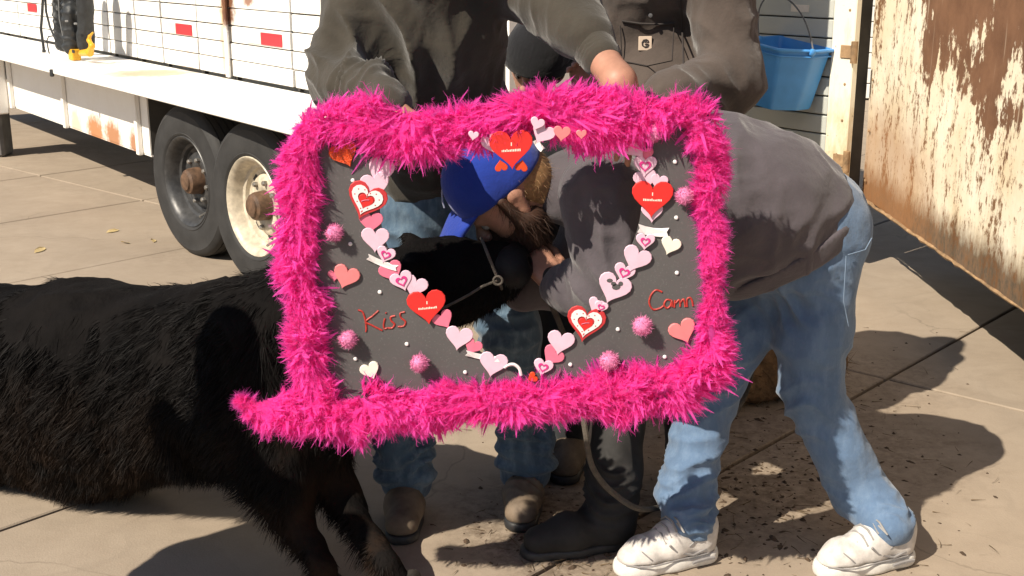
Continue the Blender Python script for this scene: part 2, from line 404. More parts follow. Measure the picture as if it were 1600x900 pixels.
def shoe(kind, an, toe, parent, side=1, name='shoe'):
    """shoe along ankle -> toe on the ground (z of toe = 0)"""
    an, toe = A(an), A(toe); d = unit((toe[0]-an[0], toe[1]-an[1], 0)); x = A(-d[1], d[0], 0) ; up = A(0, 0, 1)
    heel = A(an[0], an[1], 0) - d * .062
    L = np.linalg.norm((toe - heel)[:2])
    g = lambda f, l, z: heel + d * f * L + x * l * side + up * z
    if kind == 'sneaker':
        up_ = [P(g(.14, 0, .055), g(.10, 0, .098), .040, .037, .03), P(g(.16, 0, .05), g(.45, .004, .058), .041, .043, .03, (x, 1.02)),
               P(g(.45, .004, .055), g(.72, .010, .043), .044, .037, .03, (x, 1.15)), P(g(.72, .008, .040), g(.87, .002, .036), .038, .030, .03, (x, 1.25)),
               P(g(.16, 0, .09), g(.42, 0, .085), .040, .036, .03), P(g(.36, 0, .112), g(.62, 0, .072), .020, .016, .012)]
        o = solid(name, up_, .0045, M['shoe_white'], parent, [(g(.66, 0, .06), .06, d, .022, .0016), (g(.2, 0, .07), .09, up, .02, .001)], .0008, [(g(0, 0, .034), (0, 0, -1))])
        sp = [P(g(.13, 0, .016), g(.45, 0, .016), .042, .042, .03, (up, .40)), P(g(.45, .004, .015), g(.75, .010, .015), .043, .046, .03, (up, .36)), P(g(.75, .010, .016), g(.89, .003, .021), .046, .034, .03, (up, .36))]
        for q in sp: q.sq = None
        so_ = []
        for (f0, l0, r0), (f1, l1, r1) in (((.12, 0, .044), (.45, .002, .045)), ((.45, .002, .045), (.74, .010, .050)), ((.74, .010, .050), (.86, .003, .040))):
            so_.append(P(g(f0, l0, .016), g(f1, l1, .016), r0 + .003, r1 + .003, .02))
        solid('sole', so_, .0045, M['sole_white'], o, (), .0003, [(g(0, 0, .0335), (0, 0, 1)), (g(0, 0, .001), (0, 0, -1))])
        lc = MB()
        for i in range(5):
            f = .40 + .055 * i; z = .146 - .0142 * i
            lc.tube([g(f, -.036, z - .024), g(f + .012, -.016, z - .004), g(f + .02, .012, z - .002), g(f + .012, .038, z - .022)], .0032, 5)
        lc.tube([g(.43, 0, .136), g(.42, .03, .150), g(.45, .058, .135), g(.44, .03, .130), g(.43, .0, .134)], .0024, 5)
        lc.tube([g(.43, 0, .136), g(.46, -.035, .140), g(.44, -.062, .118), g(.45, -.03, .128)], .0024, 5)
        lc.build('lace', M['lace'], o, True)
        st = MB()                                           # side stripe and heel clip
        for sd in (-1, 1):
            st.tube([g(.16, sd*.046, .050), g(.30, sd*.0475, .040), g(.48, sd*.049, .060), g(.55, sd*.047, .080)], .0035, 5)
            st.tube([g(.10, sd*.044, .075), g(.24, sd*.046, .085), g(.36, sd*.046, .062)], .003, 5)
        for sd in (-1, 1):
            st.tube([g(f, sd*(.052 + .004*math.sin(f*3.1)), .022 + .004*math.sin(f*9)) for f in (.08, .16, .24, .32)], .0045, 5)
            st.tube([g(f, sd*l_, .036) for f, l_ in ((.05, .036), (.15, .0475), (.3, .0485), (.45, .049), (.6, .052), (.74, .054), (.86, .043), (.95, .022))], .0022, 5)
        st.tube([g(.74 + .07*math.cos(a_), .05*math.sin(a_), .052 + .018*math.cos(a_*1.0)) for a_ in np.linspace(-1.35, 1.35, 11)], .0018, 5)
        st.build('trim', M['shoe_grey'], o, True)
    elif kind == 'boot':
        up_ = [P(g(.20, 0, .06), g(.18, 0, .20), .048, .050, .03), P(g(.16, 0, .05), g(.5, 0, .056), .042, .046, .03), P(g(.5, 0, .052), g(.84, 0, .042), .049, .040, .03, (x, 1.12))]
        o = solid(name, up_, .0055, M['boot_tan'], parent, [(g(.55, 0, .07), .10, d, .03, .004), (g(.2, 0, .15), .09, up, .028, .004)], .002, [(g(0, 0, .024), (0, 0, -1))])
        so_ = [P(g(.13, 0, .012), g(.5, 0, .012), .045, .046, .02), P(g(.5, 0, .012), g(.84, 0, .012), .051, .046, .02)]
        solid('sole', so_, .005, M['black'], o, (), .0003, [(g(0, 0, .028), (0, 0, 1)), (g(0, 0, .001), (0, 0, -1))])
        lc = MB()
        for i in range(4): f = .46 + .06 * i; z = .112 - .012 * i; lc.tube([g(f, -.03, z-.012), g(f+.01, 0, z), g(f, .03, z-.012)], .003, 5)
        lc.build('lace', M['black'], o, True)
    return o
M['shoe_white'] = simple('shoe_white', (.58, .55, .52), .55, .22, 38, .3, 300, .002)
M['sole_white'] = simple('sole_white', (.70, .68, .64), .5, .15, 40, .1, 60)
M['shoe_grey'] = simple('shoe_grey', (.26, .25, .25), .5, .12, 40)

# ------------------------------------------------------------------ the man bending down to the calf
LATY = A(0, 1, 0)
def foot(heel, toe, L=.272):
    heel, toe = A(heel), A(toe); d = unit((toe - heel) * A(1, 1, 0)); return heel + d * .062 + A(0, 0, .095), heel + d * L
def bent_man():
    p = Person('bearded man in blue cap, grey brown sweatshirt and jeans bending behind the photo board', (.75, 2.95, 0)); r = p.root
    pel, mid, che, nb, hd = at(1262,375,2.98), at(1180,330,2.95), at(1050,305,2.92), at(925,288,2.89), at(797,303,2.85)
    p.body += [P(pel, mid, .115, .11, .05, (LATY, 1.3)), P(mid, che, .11, .13, .05, (LATY, 1.3)), P(che, nb, .11, .06, .06, (LATY, 1.3)), P(nb, hd, .058, .056, .04)]
    p.head(hd, (-.70, -.27, .66), (-.66, -.04, -.75), 1.10)
    sL, eL, wL = at(945,305,2.685), at(962,446,2.675), at(874,449,2.76)
    sR, eR, wR = at(950,290,3.06), at(905,430,3.10), at(815,455,2.98)
    p.arm(sL, eL, wL); p.arm(sR, eR, wR)
    p.body += hand_prims(wL, at(838,405,2.80) - wL, (-.5, .6, .2), -1, 1.0, .55)
    p.body += hand_prims(wR, at(770,440,2.93) - wR, (-.2, -.8, .2), 1, 1.0, .6)
    aL, tL = foot(gr(1416,872), gr(1272,903)); aR, tR = foot(gr(1110,868), gr(950,902))
    hL, kL = at(1272,400,2.93), at(1268,612,2.90); hR, kR = at(1226,400,3.06), at(1110,600,2.98)
    kl2 = at(1345,770,2.88); kr2 = at(1072,770,2.88)
    p.leg(hL, kL, aL, tL, .8); p.leg(hR, kR, aR, tR, .8)
    p.finish()
    # jeans
    d1 = unit(kL - hL)
    pr = [P(at(1266,352,2.97), at(1225,395,2.97), .150, .140, .06, (LATY, 1.15)), P(hL + A(.005,0,.03), hL*.45+kL*.55, .108, .090, .035), P(hL*.45+kL*.55, kL, .092, .079, .04), P(kL, kl2, .078, .073, .04), P(kl2, aL + A(-.005,0,.015), .073, .068, .03),
          P(hR, kR, .098, .080, .035), P(kR, kr2, .080, .073, .04), P(kr2, aR + A(0,0,.02), .073, .070, .03)]
    sp = [(hL*.6+kL*.4, .22, unit(A(.5,0,1)), .055, .007), (kL, .16, unit(A(.3,0,1)), .06, .006), (kl2, .18, unit(A(.35,.1,1)), .05, .0035), (aL + A(0,0,.06), .12, A(.1,0,1), .032, .010),
          (kR, .16, A(-.3,0,1), .05, .009), (kr2, .20, A(-.2,0,1), .048, .008), (aR + A(0,0,.06), .12, A(0,0,1), .032, .010), (at(1330,420,2.85), .16, A(.8,0,.6), .06, .005), (at(1215,480,2.85), .16, A(.6,0,.9), .06, .007), (at(1180,500,2.9), .14, A(-.5,0,.9), .06, .006)]
    j = solid('jeans', pr, .0075, M['denim'], r, sp, .004, [(aL - A(0,0,.028), (0,0,-1))], 3)
    pk = MB()                                               # back pocket stitching and side seam
    # sweatshirt
    hem_n = unit(A(.50, 0, -.86))
    pr = [P(at(1238,335,2.98), at(1180,320,2.95), .166, .185, .07, (LATY, 1.12)), P(at(1180,320,2.95), at(1085,312,2.92), .185, .205, .07, (LATY, 1.05)), P(at(1085,312,2.92), at(985,300,2.90), .205, .165, .07), P(at(985,298,2.90), at(882,294,2.875), .150, .088, .05),
          P(at(1230,390,2.93), at(1150,385,2.92), .11, .12, .08),
          P(sL, eL, .104, .090, .06), P(eL, eL*.35+wL*.65, .088, .070, .04), P(eL*.35+wL*.65, eL*.04+wL*.96, .064, .052, .02), P(sR, eR, .10, .085, .06), P(eR, eR*.06+wR*.94, .083, .055, .04)]
    sp = [(at(1260,340,2.8), .24, A(.85,0,-.5), .11, .008), (at(1170,400,2.78), .20, A(.6,0,-.8), .09, .007), (eL, .15, A(.5,0,.85), .06, .009), (at(940,360,2.6), .14, A(.8,0,.5), .07, .007),
          (eL*.4+wL*.6, .10, unit(wL-eL), .03, .006), (at(1080,260,2.75), .2, A(.8,0,.3), .08, .005)]
    sw = solid('sweatshirt', pr, .0075, M['sweat'], r, sp, .005, [(at(1322,352,2.97), hem_n)], 5)
    hb_ = [P(at(1238,335,2.98), at(1180,320,2.95), .170, .189, .07, (LATY, 1.12)), P(at(1180,320,2.95), at(1085,312,2.92), .189, .209, .07, (LATY, 1.05)), P(at(1230,390,2.93), at(1150,385,2.92), .113, .123, .08)]
    solid('hem_band', hb_, .0065, M['sweat'], sw, (), .003, [(at(1325,353,2.97), hem_n), (at(1325,353,2.97) - hem_n*.055, -hem_n)], 5)
    cf = [P(eL*.12+wL*.88, eL*.0+wL*1.0, .052, .048, .01)]
    solid('cuff', cf, .006, M['sweat'], sw, [(wL, .1, unit(wL-eL), .012, .0015)], .001)
    solid('wristband', [P(wL, wL + unit(at(838,405,2.80)-wL)*.022, .037, .034, .01)], .005, M['black'], r, (), .001)
    T, (ra, f, u), s = p.T, p.ax, p.hs
    g = lambda *q: T(A(q) * s)
    cp = [P(g(0,-.030,.044), g(0,.024,.054), .096, .093, .03, (ra, .97)), P(g(0,-.005,.088), g(0,.02,.090), .066, None, .05)]
    V = solid('cap', cp, .005, M['cap'], r, [(g(0,.02,.12), .1, f, .04, .002)], .0015, [(g(0,0,.036), unit(-u + .12 * f))], 2)
    br = [P(g(0,.085,.050), g(0,.158,.030), .078, .060, .02, (u, .085))]
    solid('brim', br, .0035, M['cap'], V, (), .0005)
    mb = MB(); mb.tube([g(.0, .03 + .095*math.sin(a), .05 + .09*math.cos(a)) for a in np.linspace(-.9, 1.1, 12)], .0022, 5); mb.build('seam', M['cap_trim'], V, True)
    # beard and nape hair
    bd = [P(g(0,.046,-.060), g(0,.072,-.100), .064, .044, .03), P(g(-.066,.014,-.036), g(-.03,.060,-.092), .026, .032, .03), P(g(.066,.014,-.036), g(.03,.060,-.092), .026, .032, .03), P(g(0,.062,-.100), g(0,.060,-.150), .042, .030, .03), P(g(-.058,.0,-.055), g(-.03,.05,-.10), .026, .034, .03), P(g(.058,.0,-.055), g(.03,.05,-.10), .026, .034, .03),
          P(g(-.074,.016,.035), g(-.072,.020,-.03), .014, .018, .01), P(g(.074,.016,.035), g(.072,.020,-.03), .014, .018, .01), P(g(-.03,.100,-.040), g(.03,.100,-.040), .0075, None, .01), P(g(0,.105,-.055), g(0,.106,-.055), .017, None, .006, op='s')]
    b = solid('beard', bd, .005, M['beard'], r, [(g(0,.06,-.08), .12, f, .012, .003)], .003)
    fuzz(b, 4200, .026, .0011, unit(-u*.9 + f*.35), M['beard'], 'beard_hair')
    hr = [P(g(0,-.031,.035), g(0,.0,.036), .0865, .084, .03, (ra, .97)), P(g(0,-.05,-.01), g(0,-.045,-.05), .062, .052, .03, (ra, 1.12))]
    h = solid('hair', hr, .005, M['hair'], r, [(g(0,-.06,0), .12, f, .012, .002)], .003, [(g(0,-.012,0), unit(f - .35*u)), (g(0,0,-.052), tuple(-u))])
    fuzz(h, 900, .016, .001, unit(-u), M['hair'], 'short_hair')
    shoe('sneaker', aL - A(0,0,.095) + A(0,0,.095), tL, r, -1); shoe('sneaker', aR, tR, r, -1)
    seam = MB()
    V_ = np.array([v.co for v in j.data.vertices])
    def on(px, py):                                         # nearest jeans point along the line of sight, a hair proud
        o = A(0, 0, CH); d = unit(at(px, py, 2.8) - o); t = (V_ - o) @ d; dist = np.linalg.norm(V_ - o - t[:, None] * d, axis=1)
        k = dist < .012
        return o + d * ((t[k].min() if k.any() else 2.85) - .0015)
    for line in ([(1325,398),(1352,390),(1362,372)], [(1322,400),(1318,470),(1326,510)]):
        seam.tube([on(*q) for q in line], .0011, 5)
    seam.build('pocket_stitching', M['stitch'], j, True)
    return p
M['cap_trim'] = simple('cap_trim', (.35, .38, .5), .8, .1); M['stitch'] = simple('stitch', (.20, .28, .40), .8, .1)

def strands(P0, Dn, L, W, bend, seg=3, face=None, leaf=False):
    """thin tapering ribbons: roots, unit directions, lengths, widths, bend vectors -> verts, quads"""
    n = len(P0); sd = np.cross(Dn, rng.normal(size=(n, 3)) if face is None else face); sd /= np.linalg.norm(sd, axis=1)[:, None] + 1e-9
    V = np.zeros((n, seg + 1, 2, 3))
    for i in range(seg + 1):
        t = i / seg; c = P0 + Dn * (L * t)[:, None] + bend * (L * t * t)[:, None]
        wd = W * ((.35 + .85 * math.sin(math.pi * min(1, t * .74 + .14))) * (1 - .0 * t) if leaf and i < seg else .22 if leaf else (1 - .85 * t))
        V[:, i, 0] = c - sd * wd[:, None] / 2; V[:, i, 1] = c + sd * wd[:, None] / 2
    base = (np.arange(n) * (seg + 1) * 2)[:, None]
    Q = np.concatenate([base + np.array([2*i, 2*i+1, 2*i+3, 2*i+2]) for i in range(seg)], 0)
    return V.reshape(-1, 3), Q.astype(np.int32)
def surface_points(o, n):
    me = o.data; V = np.zeros(len(me.vertices) * 3); me.vertices.foreach_get('co', V); V = V.reshape(-1, 3)
    me.calc_loop_triangles(); T = np.zeros(len(me.loop_triangles) * 3, np.int32); me.loop_triangles.foreach_get('vertices', T); T = T.reshape(-1, 3)
    a, b, c = V[T[:, 0]], V[T[:, 1]], V[T[:, 2]]; N_ = np.cross(b - a, c - a); ar = np.linalg.norm(N_, axis=1)
    k = rng.choice(len(T), n, p=ar / ar.sum()); u, v = rng.random(n), rng.random(n); f = u + v > 1; u[f], v[f] = 1 - u[f], 1 - v[f]
    return a[k] + (b - a)[k] * u[:, None] + (c - a)[k] * v[:, None], N_[k] / (ar[k][:, None] + 1e-12)
def fuzz(o, n, L, W, comb, m, name, curl=.5):
    p, nn = surface_points(o, n)
    d = nn * .5 + comb + rng.normal(size=(n, 3)) * curl * .5; d /= np.linalg.norm(d, axis=1)[:, None]
    V, Q = strands(p - nn * .001, d, L * rng.uniform(.6, 1.3, n), np.full(n, W), rng.normal(size=(n, 3)) * .3 + A(0, 0, -.2))
    return tag(link(name, mesh_np(name, V, Q), m, o), kind='stuff')

# ------------------------------------------------------------------ the standing people
def standing_man():
    p = Person('man in olive hoodie and dark jeans standing behind the photo board and gripping it', (-.1, 3.1, 0)); r = p.root
    pel, che, nb, hd = at(692,285,3.22), at(668,45,2.99), at(668,-45,2.90), at(672,-150,2.80)
    p.torso(pel, che, nb, hd - A(0,-.02,.05), A(1,0,0)); p.head(hd, (.03,-.22,1), (.12,-1,-.25))
    sR, eR, wR = at(572,-20,2.98), at(537,118,2.92), at(606,165,2.60)
    sL, eL, wL = at(785,-42,2.98), at(876,5,2.82), at(967,128,2.565)
    p.arm(sR, eR, wR); p.arm(sL, eL, wL); p.body += [P(eL*.4+wL*.6, wL, .034, .0285, .02), P(wL, wL + A(.006,-.01,-.05), .0285, .033, .03)]
    p.body += hand_prims(wR, A(.25,-.75,-.5), (.2,.2,-1), 1, 1, .9); p.body += hand_prims(wL, A(.09,-.30,-1), (-.2,1,-.3), 1, 1.0, .35)
    aR, tR = foot(gr(626,858) + A(-.005,.285,0), gr(626,858)); aL, tL = foot(gr(812,838) + A(.02,.285,0), gr(812,838))
    hR, kR = pel + A(-.095,0,-.03), at(608,540,3.10); hL, kL = pel + A(.095,0,-.03), at(797,525,3.10)
    p.leg(hR, kR, aR, tR); p.leg(hL, kL, aL, tL); p.finish()
    pr = [P(pel + A(0,0,.08), pel + A(0,0,-.02), .125, .130, .05, (A(1,0,0), 1.25))]
    sp = []
    for h_, k_, a_ in ((hR, kR, aR), (hL, kL, aL)):
        m_ = a_ + A(0, -.01, .10)
        pr += [P(h_, h_*.4+k_*.6, .108, .092, .05), P(h_*.4+k_*.6, k_, .092, .080, .04), P(k_, m_, .080, .074, .04), P(m_, a_ + A(0,0,.005), .076, .074, .02)]
        for i in range(4): pr.append(P(a_ + A(-.03,-.02,.03+.045*i), a_ + A(.03,-.02,.032+.045*i+.01*(i % 2)), .062 - .002*i, None, .012, (A(0,0,1), .45)))
        sp += [(h_*.5+k_*.5 + A(0,-.08,0), .2, A(.25,0,1), .055, .010), (k_, .14, A(.2,0,1), .045, .009), (a_ + A(0,0,.12), .16, A(0,0,1), .038, .012)]
    solid('jeans', pr, .0075, M['denim_dark'], r, sp, .005, [(aR - A(0,0,.055), (0,0,-1))], 11)
    X = A(1,0,0)
    pr = [P(pel + A(0,0,.03), pel*.5+che*.5, .142, .135, .05, (X, 1.40)), P(pel*.5+che*.5, che, .130, .135, .05, (X, 1.34)), P(che, nb + A(0,0,-.01), .12, .085, .06, (X, 1.34)),
          P(sR, eR, .098, .088, .06), P(eR, eR*.3+wR*.7, .088, .070, .04), P(eR*.3+wR*.7, wR, .058, .050, .02), P(sL, eL, .080, .082, .05), P(eL, eL*.5+wL*.5, .080, .058, .04), P(eL*.5+wL*.5, eL*.34+wL*.66, .050, .042, .012),
          P(nb + A(-.06,.06,.03), nb + A(.06,.06,.03), .07, None, .05)]
    sp = [(che + A(-.10,-.14,-.08), .26, A(1,0,.30), .10, .0095), (che + A(.10,-.12,-.12), .26, A(1,0,-.30), .095, .009), (pel + A(0,-.18,.18), .24, A(.9,0,.4), .10, .009), (eR, .15, A(.5,.2,.8), .06, .010), (eL, .15, A(.7,.3,-.5), .08, .007), (eR*.4+wR*.6, .12, unit(wR-eR), .035, .009), (eL*.3+wL*.7, .12, unit(wL-eL), .06, .003), (sR, .15, A(1,0,.3), .05, .008), (sL, .16, A(1,0,.6), .05, .009)]
    hd_ = solid('hoodie', pr, .0075, M['hoodie'], r, sp, .006, [(pel - A(0,0,.05), (0,0,-1))], 13)
    solid('hood', [P(nb + A(-.07,.07,.02), nb + A(.07,.07,.02), .075, None, .05), P(nb + A(-.09,-.02,.01), nb + A(-.05,.07,.03), .05, .06, .04), P(nb + A(.09,-.02,.01), nb + A(.05,.07,.03), .05, .06, .04)], .007, M['hoodie'], hd_, (), .006)
    solid('cuff', [P(eL*.42+wL*.58, eL*.29+wL*.71, .047, .045, .01)], .005, M['hoodie'], hd_, [(eL*.36+wL*.64, .1, unit(wL-eL), .011, .0014)], .0006)
    T, (ra, f, u), s = p.T, p.ax, p.hs; g = lambda *q: T(A(q) * s)
    h = solid('hair', [P(g(0,-.035,.045), g(0,.02,.055), .088, .080, .03), P(g(0,-.06,.02), g(0,-.07,-.04), .060, .05, .02)], .006, M['beard'], r, (), .003, [(g(0,.045,.055), unit(f - .5*u))])
    fuzz(h, 2500, .03, .0012, unit(-f*.6 - u*.2), M['beard'], 'short_hair')
    shoe('boot', aR, tR, r, 1, 'boot'); shoe('boot', aL, tL, r, -1, 'boot')

def jacket_man():
    p = Person('man in brown canvas work jacket with pale chest patch standing by the blue bucket', (.55, 3.5, 0)); r = p.root
    X = A(1,0,0)
    pel, che, nb, hd = at(1035,240,3.48), at(1040,35,3.68), at(1042,-62,3.44), at(1042,-165,3.38)
    p.torso(pel, che, nb, hd - A(0,-.02,.05), X); p.head(hd, (0,-.25,1), (-.35,-1,-.35))
    sL, eL, wL = at(1126,-12,3.44), at(1140,122,3.38), at(1040,152,3.16)
    sR, eR, wR = at(972,-12,3.56), at(962,125,3.62), at(985,230,3.50)
    p.arm(sL, eL, wL); p.arm(sR, eR, wR)
    p.body += hand_prims(wL, A(-.9,-.5,-.1), (0,-.2,-1), -1, 1, .7); p.body += hand_prims(wR, A(-.3,-.9,-.3), (0,.2,-1), 1, 1, .7)
    aR, tR = foot(gr(985,846), gr(836,868), .30); aL, tL = foot(gr(1080,742) , gr(1072,775))
    hR, kR = pel + A(-.09,0,-.03), at(985,500,3.20); hL, kL = pel + A(.09,0,-.03), at(1078,500,3.50)
    p.leg(hR, kR, aR, tR); p.leg(hL, kL, aL, tL); p.finish()
    pr = [P(pel + A(0,0,.08), pel, .125, .13, .05, (X, 1.25))]
    for h_, k_, a_ in ((hR, kR, aR), (hL, kL, aL)):
        pr += [P(h_, k_, .105, .086, .05), P(k_, k_*.55+a_*.45, .086, .074, .04)]
    solid('work_trousers', pr, .009, M['trouser'], r, [(kR, .16, A(0,0,1), .05, .009), (kL, .16, A(0,0,1), .05, .009)], .004)
    for a_, k_, t_ in ((aR, kR, tR), (aL, kL, tL)):
        gd = a_ * A(1,1,0); d = unit((t_ - a_) * A(1,1,0)); x = A(-d[1], d[0], 0); sh_ = unit(k_ - a_)
        pr = [P(gd + A(0,0,.06) - d*.005, a_ + sh_*.10, .062, .066, .04), P(a_ + sh_*.02, a_ + sh_*.12, .066, .066, .04), P(a_ + sh_*.10, a_ + sh_*.36, .066, .074, .03), P(gd - d*.015 + A(0,0,.045), gd + d*.11 + A(0,0,.052), .046, .050, .03), P(gd + d*.11 + A(0,0,.050), gd + d*.195 + A(0,0,.040), .050, .038, .03, (x, 1.15))]
        b = solid('rubber_boot', pr, .0065, M['boot_black'], r, [(a_ + A(0,0,.06), .13, A(.2,0,1), .035, .006)], .002, [(gd + A(0,0,.022), (0,0,-1)), (a_ + sh_*.37, tuple(sh_))])
        solid('sole', [P(gd - d*.02 + A(0,0,.012), gd + d*.10 + A(0,0,.012), .050, .051, .02), P(gd + d*.10 + A(0,0,.012), gd + d*.20 + A(0,0,.012), .055, .044, .02)], .006, M['black'], b, (), .0003, [(gd + A(0,0,.027), (0,0,1)), (gd + A(0,0,.001), (0,0,-1))])
        mb = MB(); c = a_ + sh_*.365; e1 = unit(np.cross(sh_, A(0,1,0))); e2 = np.cross(sh_, e1)
        mb.tube([c + (e1*math.cos(t) + e2*math.sin(t))*.076 for t in np.linspace(0, 2*math.pi, 20, endpoint=False)], .005, 6, True); mb.build('boot_rim', M['black'], b, True)
    pr = [P(pel + A(0,0,-.04), pel*.5+che*.5, .150, .145, .05, (X, 1.32)), P(pel*.5+che*.5, che, .145, .150, .05, (X, 1.34)), P(che, nb, .13, .085, .06, (X, 1.3)),
          P(sL, eL, .098, .090, .05), P(eL, wL, .094, .064, .04), P(sR, eR, .098, .085, .05), P(eR, wR, .085, .06, .04), P(nb + A(-.03,0,.02), nb + A(.03,0,.02), .078, None, .03)]
    sp = [(eL, .17, A(.4,0,1), .065, .014), (eL*.5+wL*.5, .13, A(.5,0,.8), .06, .011), (sL*.6+eL*.4, .14, A(.3,0,1), .08, .007), (che + A(0,-.15,-.2), .2, A(.3,0,1), .09, .004), (sR, .15, A(.9,0,.3), .07, .006)]
    j = solid('jacket', pr, .0075, M['jacket'], r, sp, .005, [(pel - A(0,0,.12), (0,0,-1))], 17)
    V_ = np.array([v.co for v in j.data.vertices])
    def on(px, py, off=.003):
        o = A(0, 0, CH); d = unit(at(px, py, 3.3) - o); t = (V_ - o) @ d; dist = np.linalg.norm(V_ - o - t[:, None]*d, axis=1)
        k = dist < .022
        return o + d * ((np.quantile(t[k & (t < 3.62)], .35) if (k & (t < 3.62)).any() else 3.45) - off)
    # chest pocket flap edge, seams, front closure
    mb = MB(); mb.tube([on(972,33), on(1000,37), on(1030,38), on(1054,36)], .0035, 6); mb.build('pocket_flap_edge', M['jacket_dark'], j, True)
    mb = MB(); mb.tube([on(969,40), on(972,95), on(1012,103), on(1050,95), on(1053,42)], .0018, 5); mb.build('pocket_seam', M['jacket_dark'], j, True)
    mb = MB(); mb.tube([on(1064,0), on(1066,50), on(1068,100)], .003, 5); mb.build('side_seam', M['jacket_dark'], j, True)
    mb = MB(); q = on(1016,24, .004); mb.lathe([(.0001,0),(.0055,.001),(.006,.004),(.0001,.005)], 10, Matrix.Translation(q) @ Matrix.Rotation(R(90), 4, 'X')); mb.build('button', M['dark_metal'], j, True)
    # pale square patch with a dark curled mark
    o = on(1008,68,.002); ex = unit(A(1, .05, 0)); ez = unit(A(0, .12, 1)); ny = unit(np.cross(ex, ez)); c0, c1 = at(998,68,o[1]), at(1019,68,o[1])
    hw = np.linalg.norm(c1 - c0) / 2
    mb = MB(); Mx = Matrix((tuple(ex), tuple(-ny), tuple(ez))).transposed().to_4x4(); Mx.translation = Vector(o)
    mb.box((-hw, -.004, -hw*1.05), (hw, .001, hw*1.05), Mx, .0012); pt = mb.build('patch', M['patch'], j)
    mk = MB(); mk.tube([o + ny*.0048 + hw*(ex*a + ez*b) for a, b in ((.42,.38),(.15,.55),(-.25,.48),(-.48,.12),(-.42,-.3),(-.1,-.52),(.3,-.45),(.46,-.15),(.15,-.05),(-.05,-.2))], .0022, 5)
    mk.tube([o + ny*.0048 + hw*(ex*a + ez*b) for a, b in ((-.15,.2),(.1,.28),(.35,.15),(.5,.3))], .0018, 5); mk.build('mark', M['jacket_dark'], pt, True)
    T, (ra, f, u), s = p.T, p.ax, p.hs; g = lambda *q: T(A(q) * s)
    c = solid('cap', [P(g(0,-.03,.045), g(0,.022,.052), .093, .088, .03)], .006, M['dark_coat'], r, (), .001, [(g(0,0,.040), tuple(-u))])
    solid('brim', [P(g(0,.085,.052), g(0,.15,.040), .070, .055, .02, (u, .1))], .0045, M['dark_coat'], c, (), .0004)
    h = solid('hair', [P(g(0,-.055,.02), g(0,-.066,-.03), .060, .048, .02, (ra, 1.15))], .006, M['beard'], r, (), .003)
M['jacket_dark'] = simple('jacket_dark', (.035, .028, .026), .8, .1); M['patch'] = simple('patch', (.58, .46, .36), .7, .1)

def child():
    p = Person('child in black knit beanie and dark coat peering out between the two standing men', (.17, 3.55, 0)); r = p.root
    X = A(1,0,0)
    pel, che, nb, hd = at(852,385,3.60), at(848,235,3.60), at(846,175,3.58), at(842,100,3.50)
    p.torso(pel, che, nb, hd - A(0,-.02,.04), X, .78); p.head(hd, (.02,-.62,.78), (-.45,-.6,-.75), .86)
    sL, eL, wL = at(900,200,3.58), at(930,235,3.40), at(912,152,3.22)
    sR, eR, wR = at(797,200,3.58), at(785,290,3.50), at(800,330,3.36)
    p.arm(sL, eL, wL, .78); p.arm(sR, eR, wR, .78)
    p.body += hand_prims(wL, A(-.12,-.25,1), (-.3,-.9,-.2), 1, .78, .8); p.body += hand_prims(wR, A(.2,-.8,-.4), (0,.2,-1), 1, .78, .6)
    aL, tL = foot(gr(890,712), gr(882,752), .22); aR, tR = foot(gr(828,712), gr(826,752), .22)
    hL, kL = pel + A(.07,0,-.02), at(885,545,3.54); hR, kR = pel + A(-.07,0,-.02), at(828,545,3.54)
    p.leg(hL, kL, aL, tL, .78); p.leg(hR, kR, aR, tR, .78); p.finish()
    pr = [P(pel + A(0,0,.05), pel, .10, .105, .04, (X, 1.2))]
    for h_, k_, a_ in ((hR, kR, aR), (hL, kL, aL)): pr += [P(h_, k_, .085, .068, .04), P(k_, a_ + A(0,0,.03), .068, .060, .03)]
    solid('dark_trousers', pr, .008, M['trouser'], r, [(kL, .12, A(0,0,1), .04, .008), (kR, .12, A(0,0,1), .04, .008)], .004)
    c = solid('coat', [P(pel + A(0,0,-.06), che, .118, .115, .05, (X, 1.28)), P(che, nb, .10, .065, .05, (X, 1.25)), P(sL, eL, .070, .062, .04), P(eL, wL, .062, .046, .03), P(sR, eR, .070, .062, .04), P(eR, wR, .062, .046, .03)], .0075, M['dark_coat'], r,
          [(che + A(0,-.1,0), .2, A(0,0,1), .06, .006), (eL, .12, A(0,0,1), .035, .007)], .004)
    T, (ra, f, u), s = p.T, p.ax, p.hs; g = lambda *q: T(A(q) * s)
    b = solid('beanie', [P(g(0,-.03,.045), g(0,.022,.052), .098, .094, .03), P(g(0,-.02,.10), g(0,0,.11), .055, None, .05)], .0055, M['beanie'], r, [(g(0,0,.06), .16, ra, .012, .0015)], .002, [(g(0,0,.022), unit(-u + .25*f))])
    solid('turn_up', [P(g(0,-.03,.030), g(0,.022,.042), .101, .097, .03)], .0055, M['beanie'], b, (), .001, [(g(0,0,.020), unit(-u + .25*f)), (g(0,0,.062), unit(u - .25*f))])
    h = solid('hair', [P(g(0,-.05,.0), g(0,-.05,-.06), .062, .05, .02, (ra, 1.25))], .006, M['beard'], r, (), .003)
    shoe('boot', aL, tL, r, 1, 'boot'); shoe('boot', aR, tR, r, -1, 'boot')

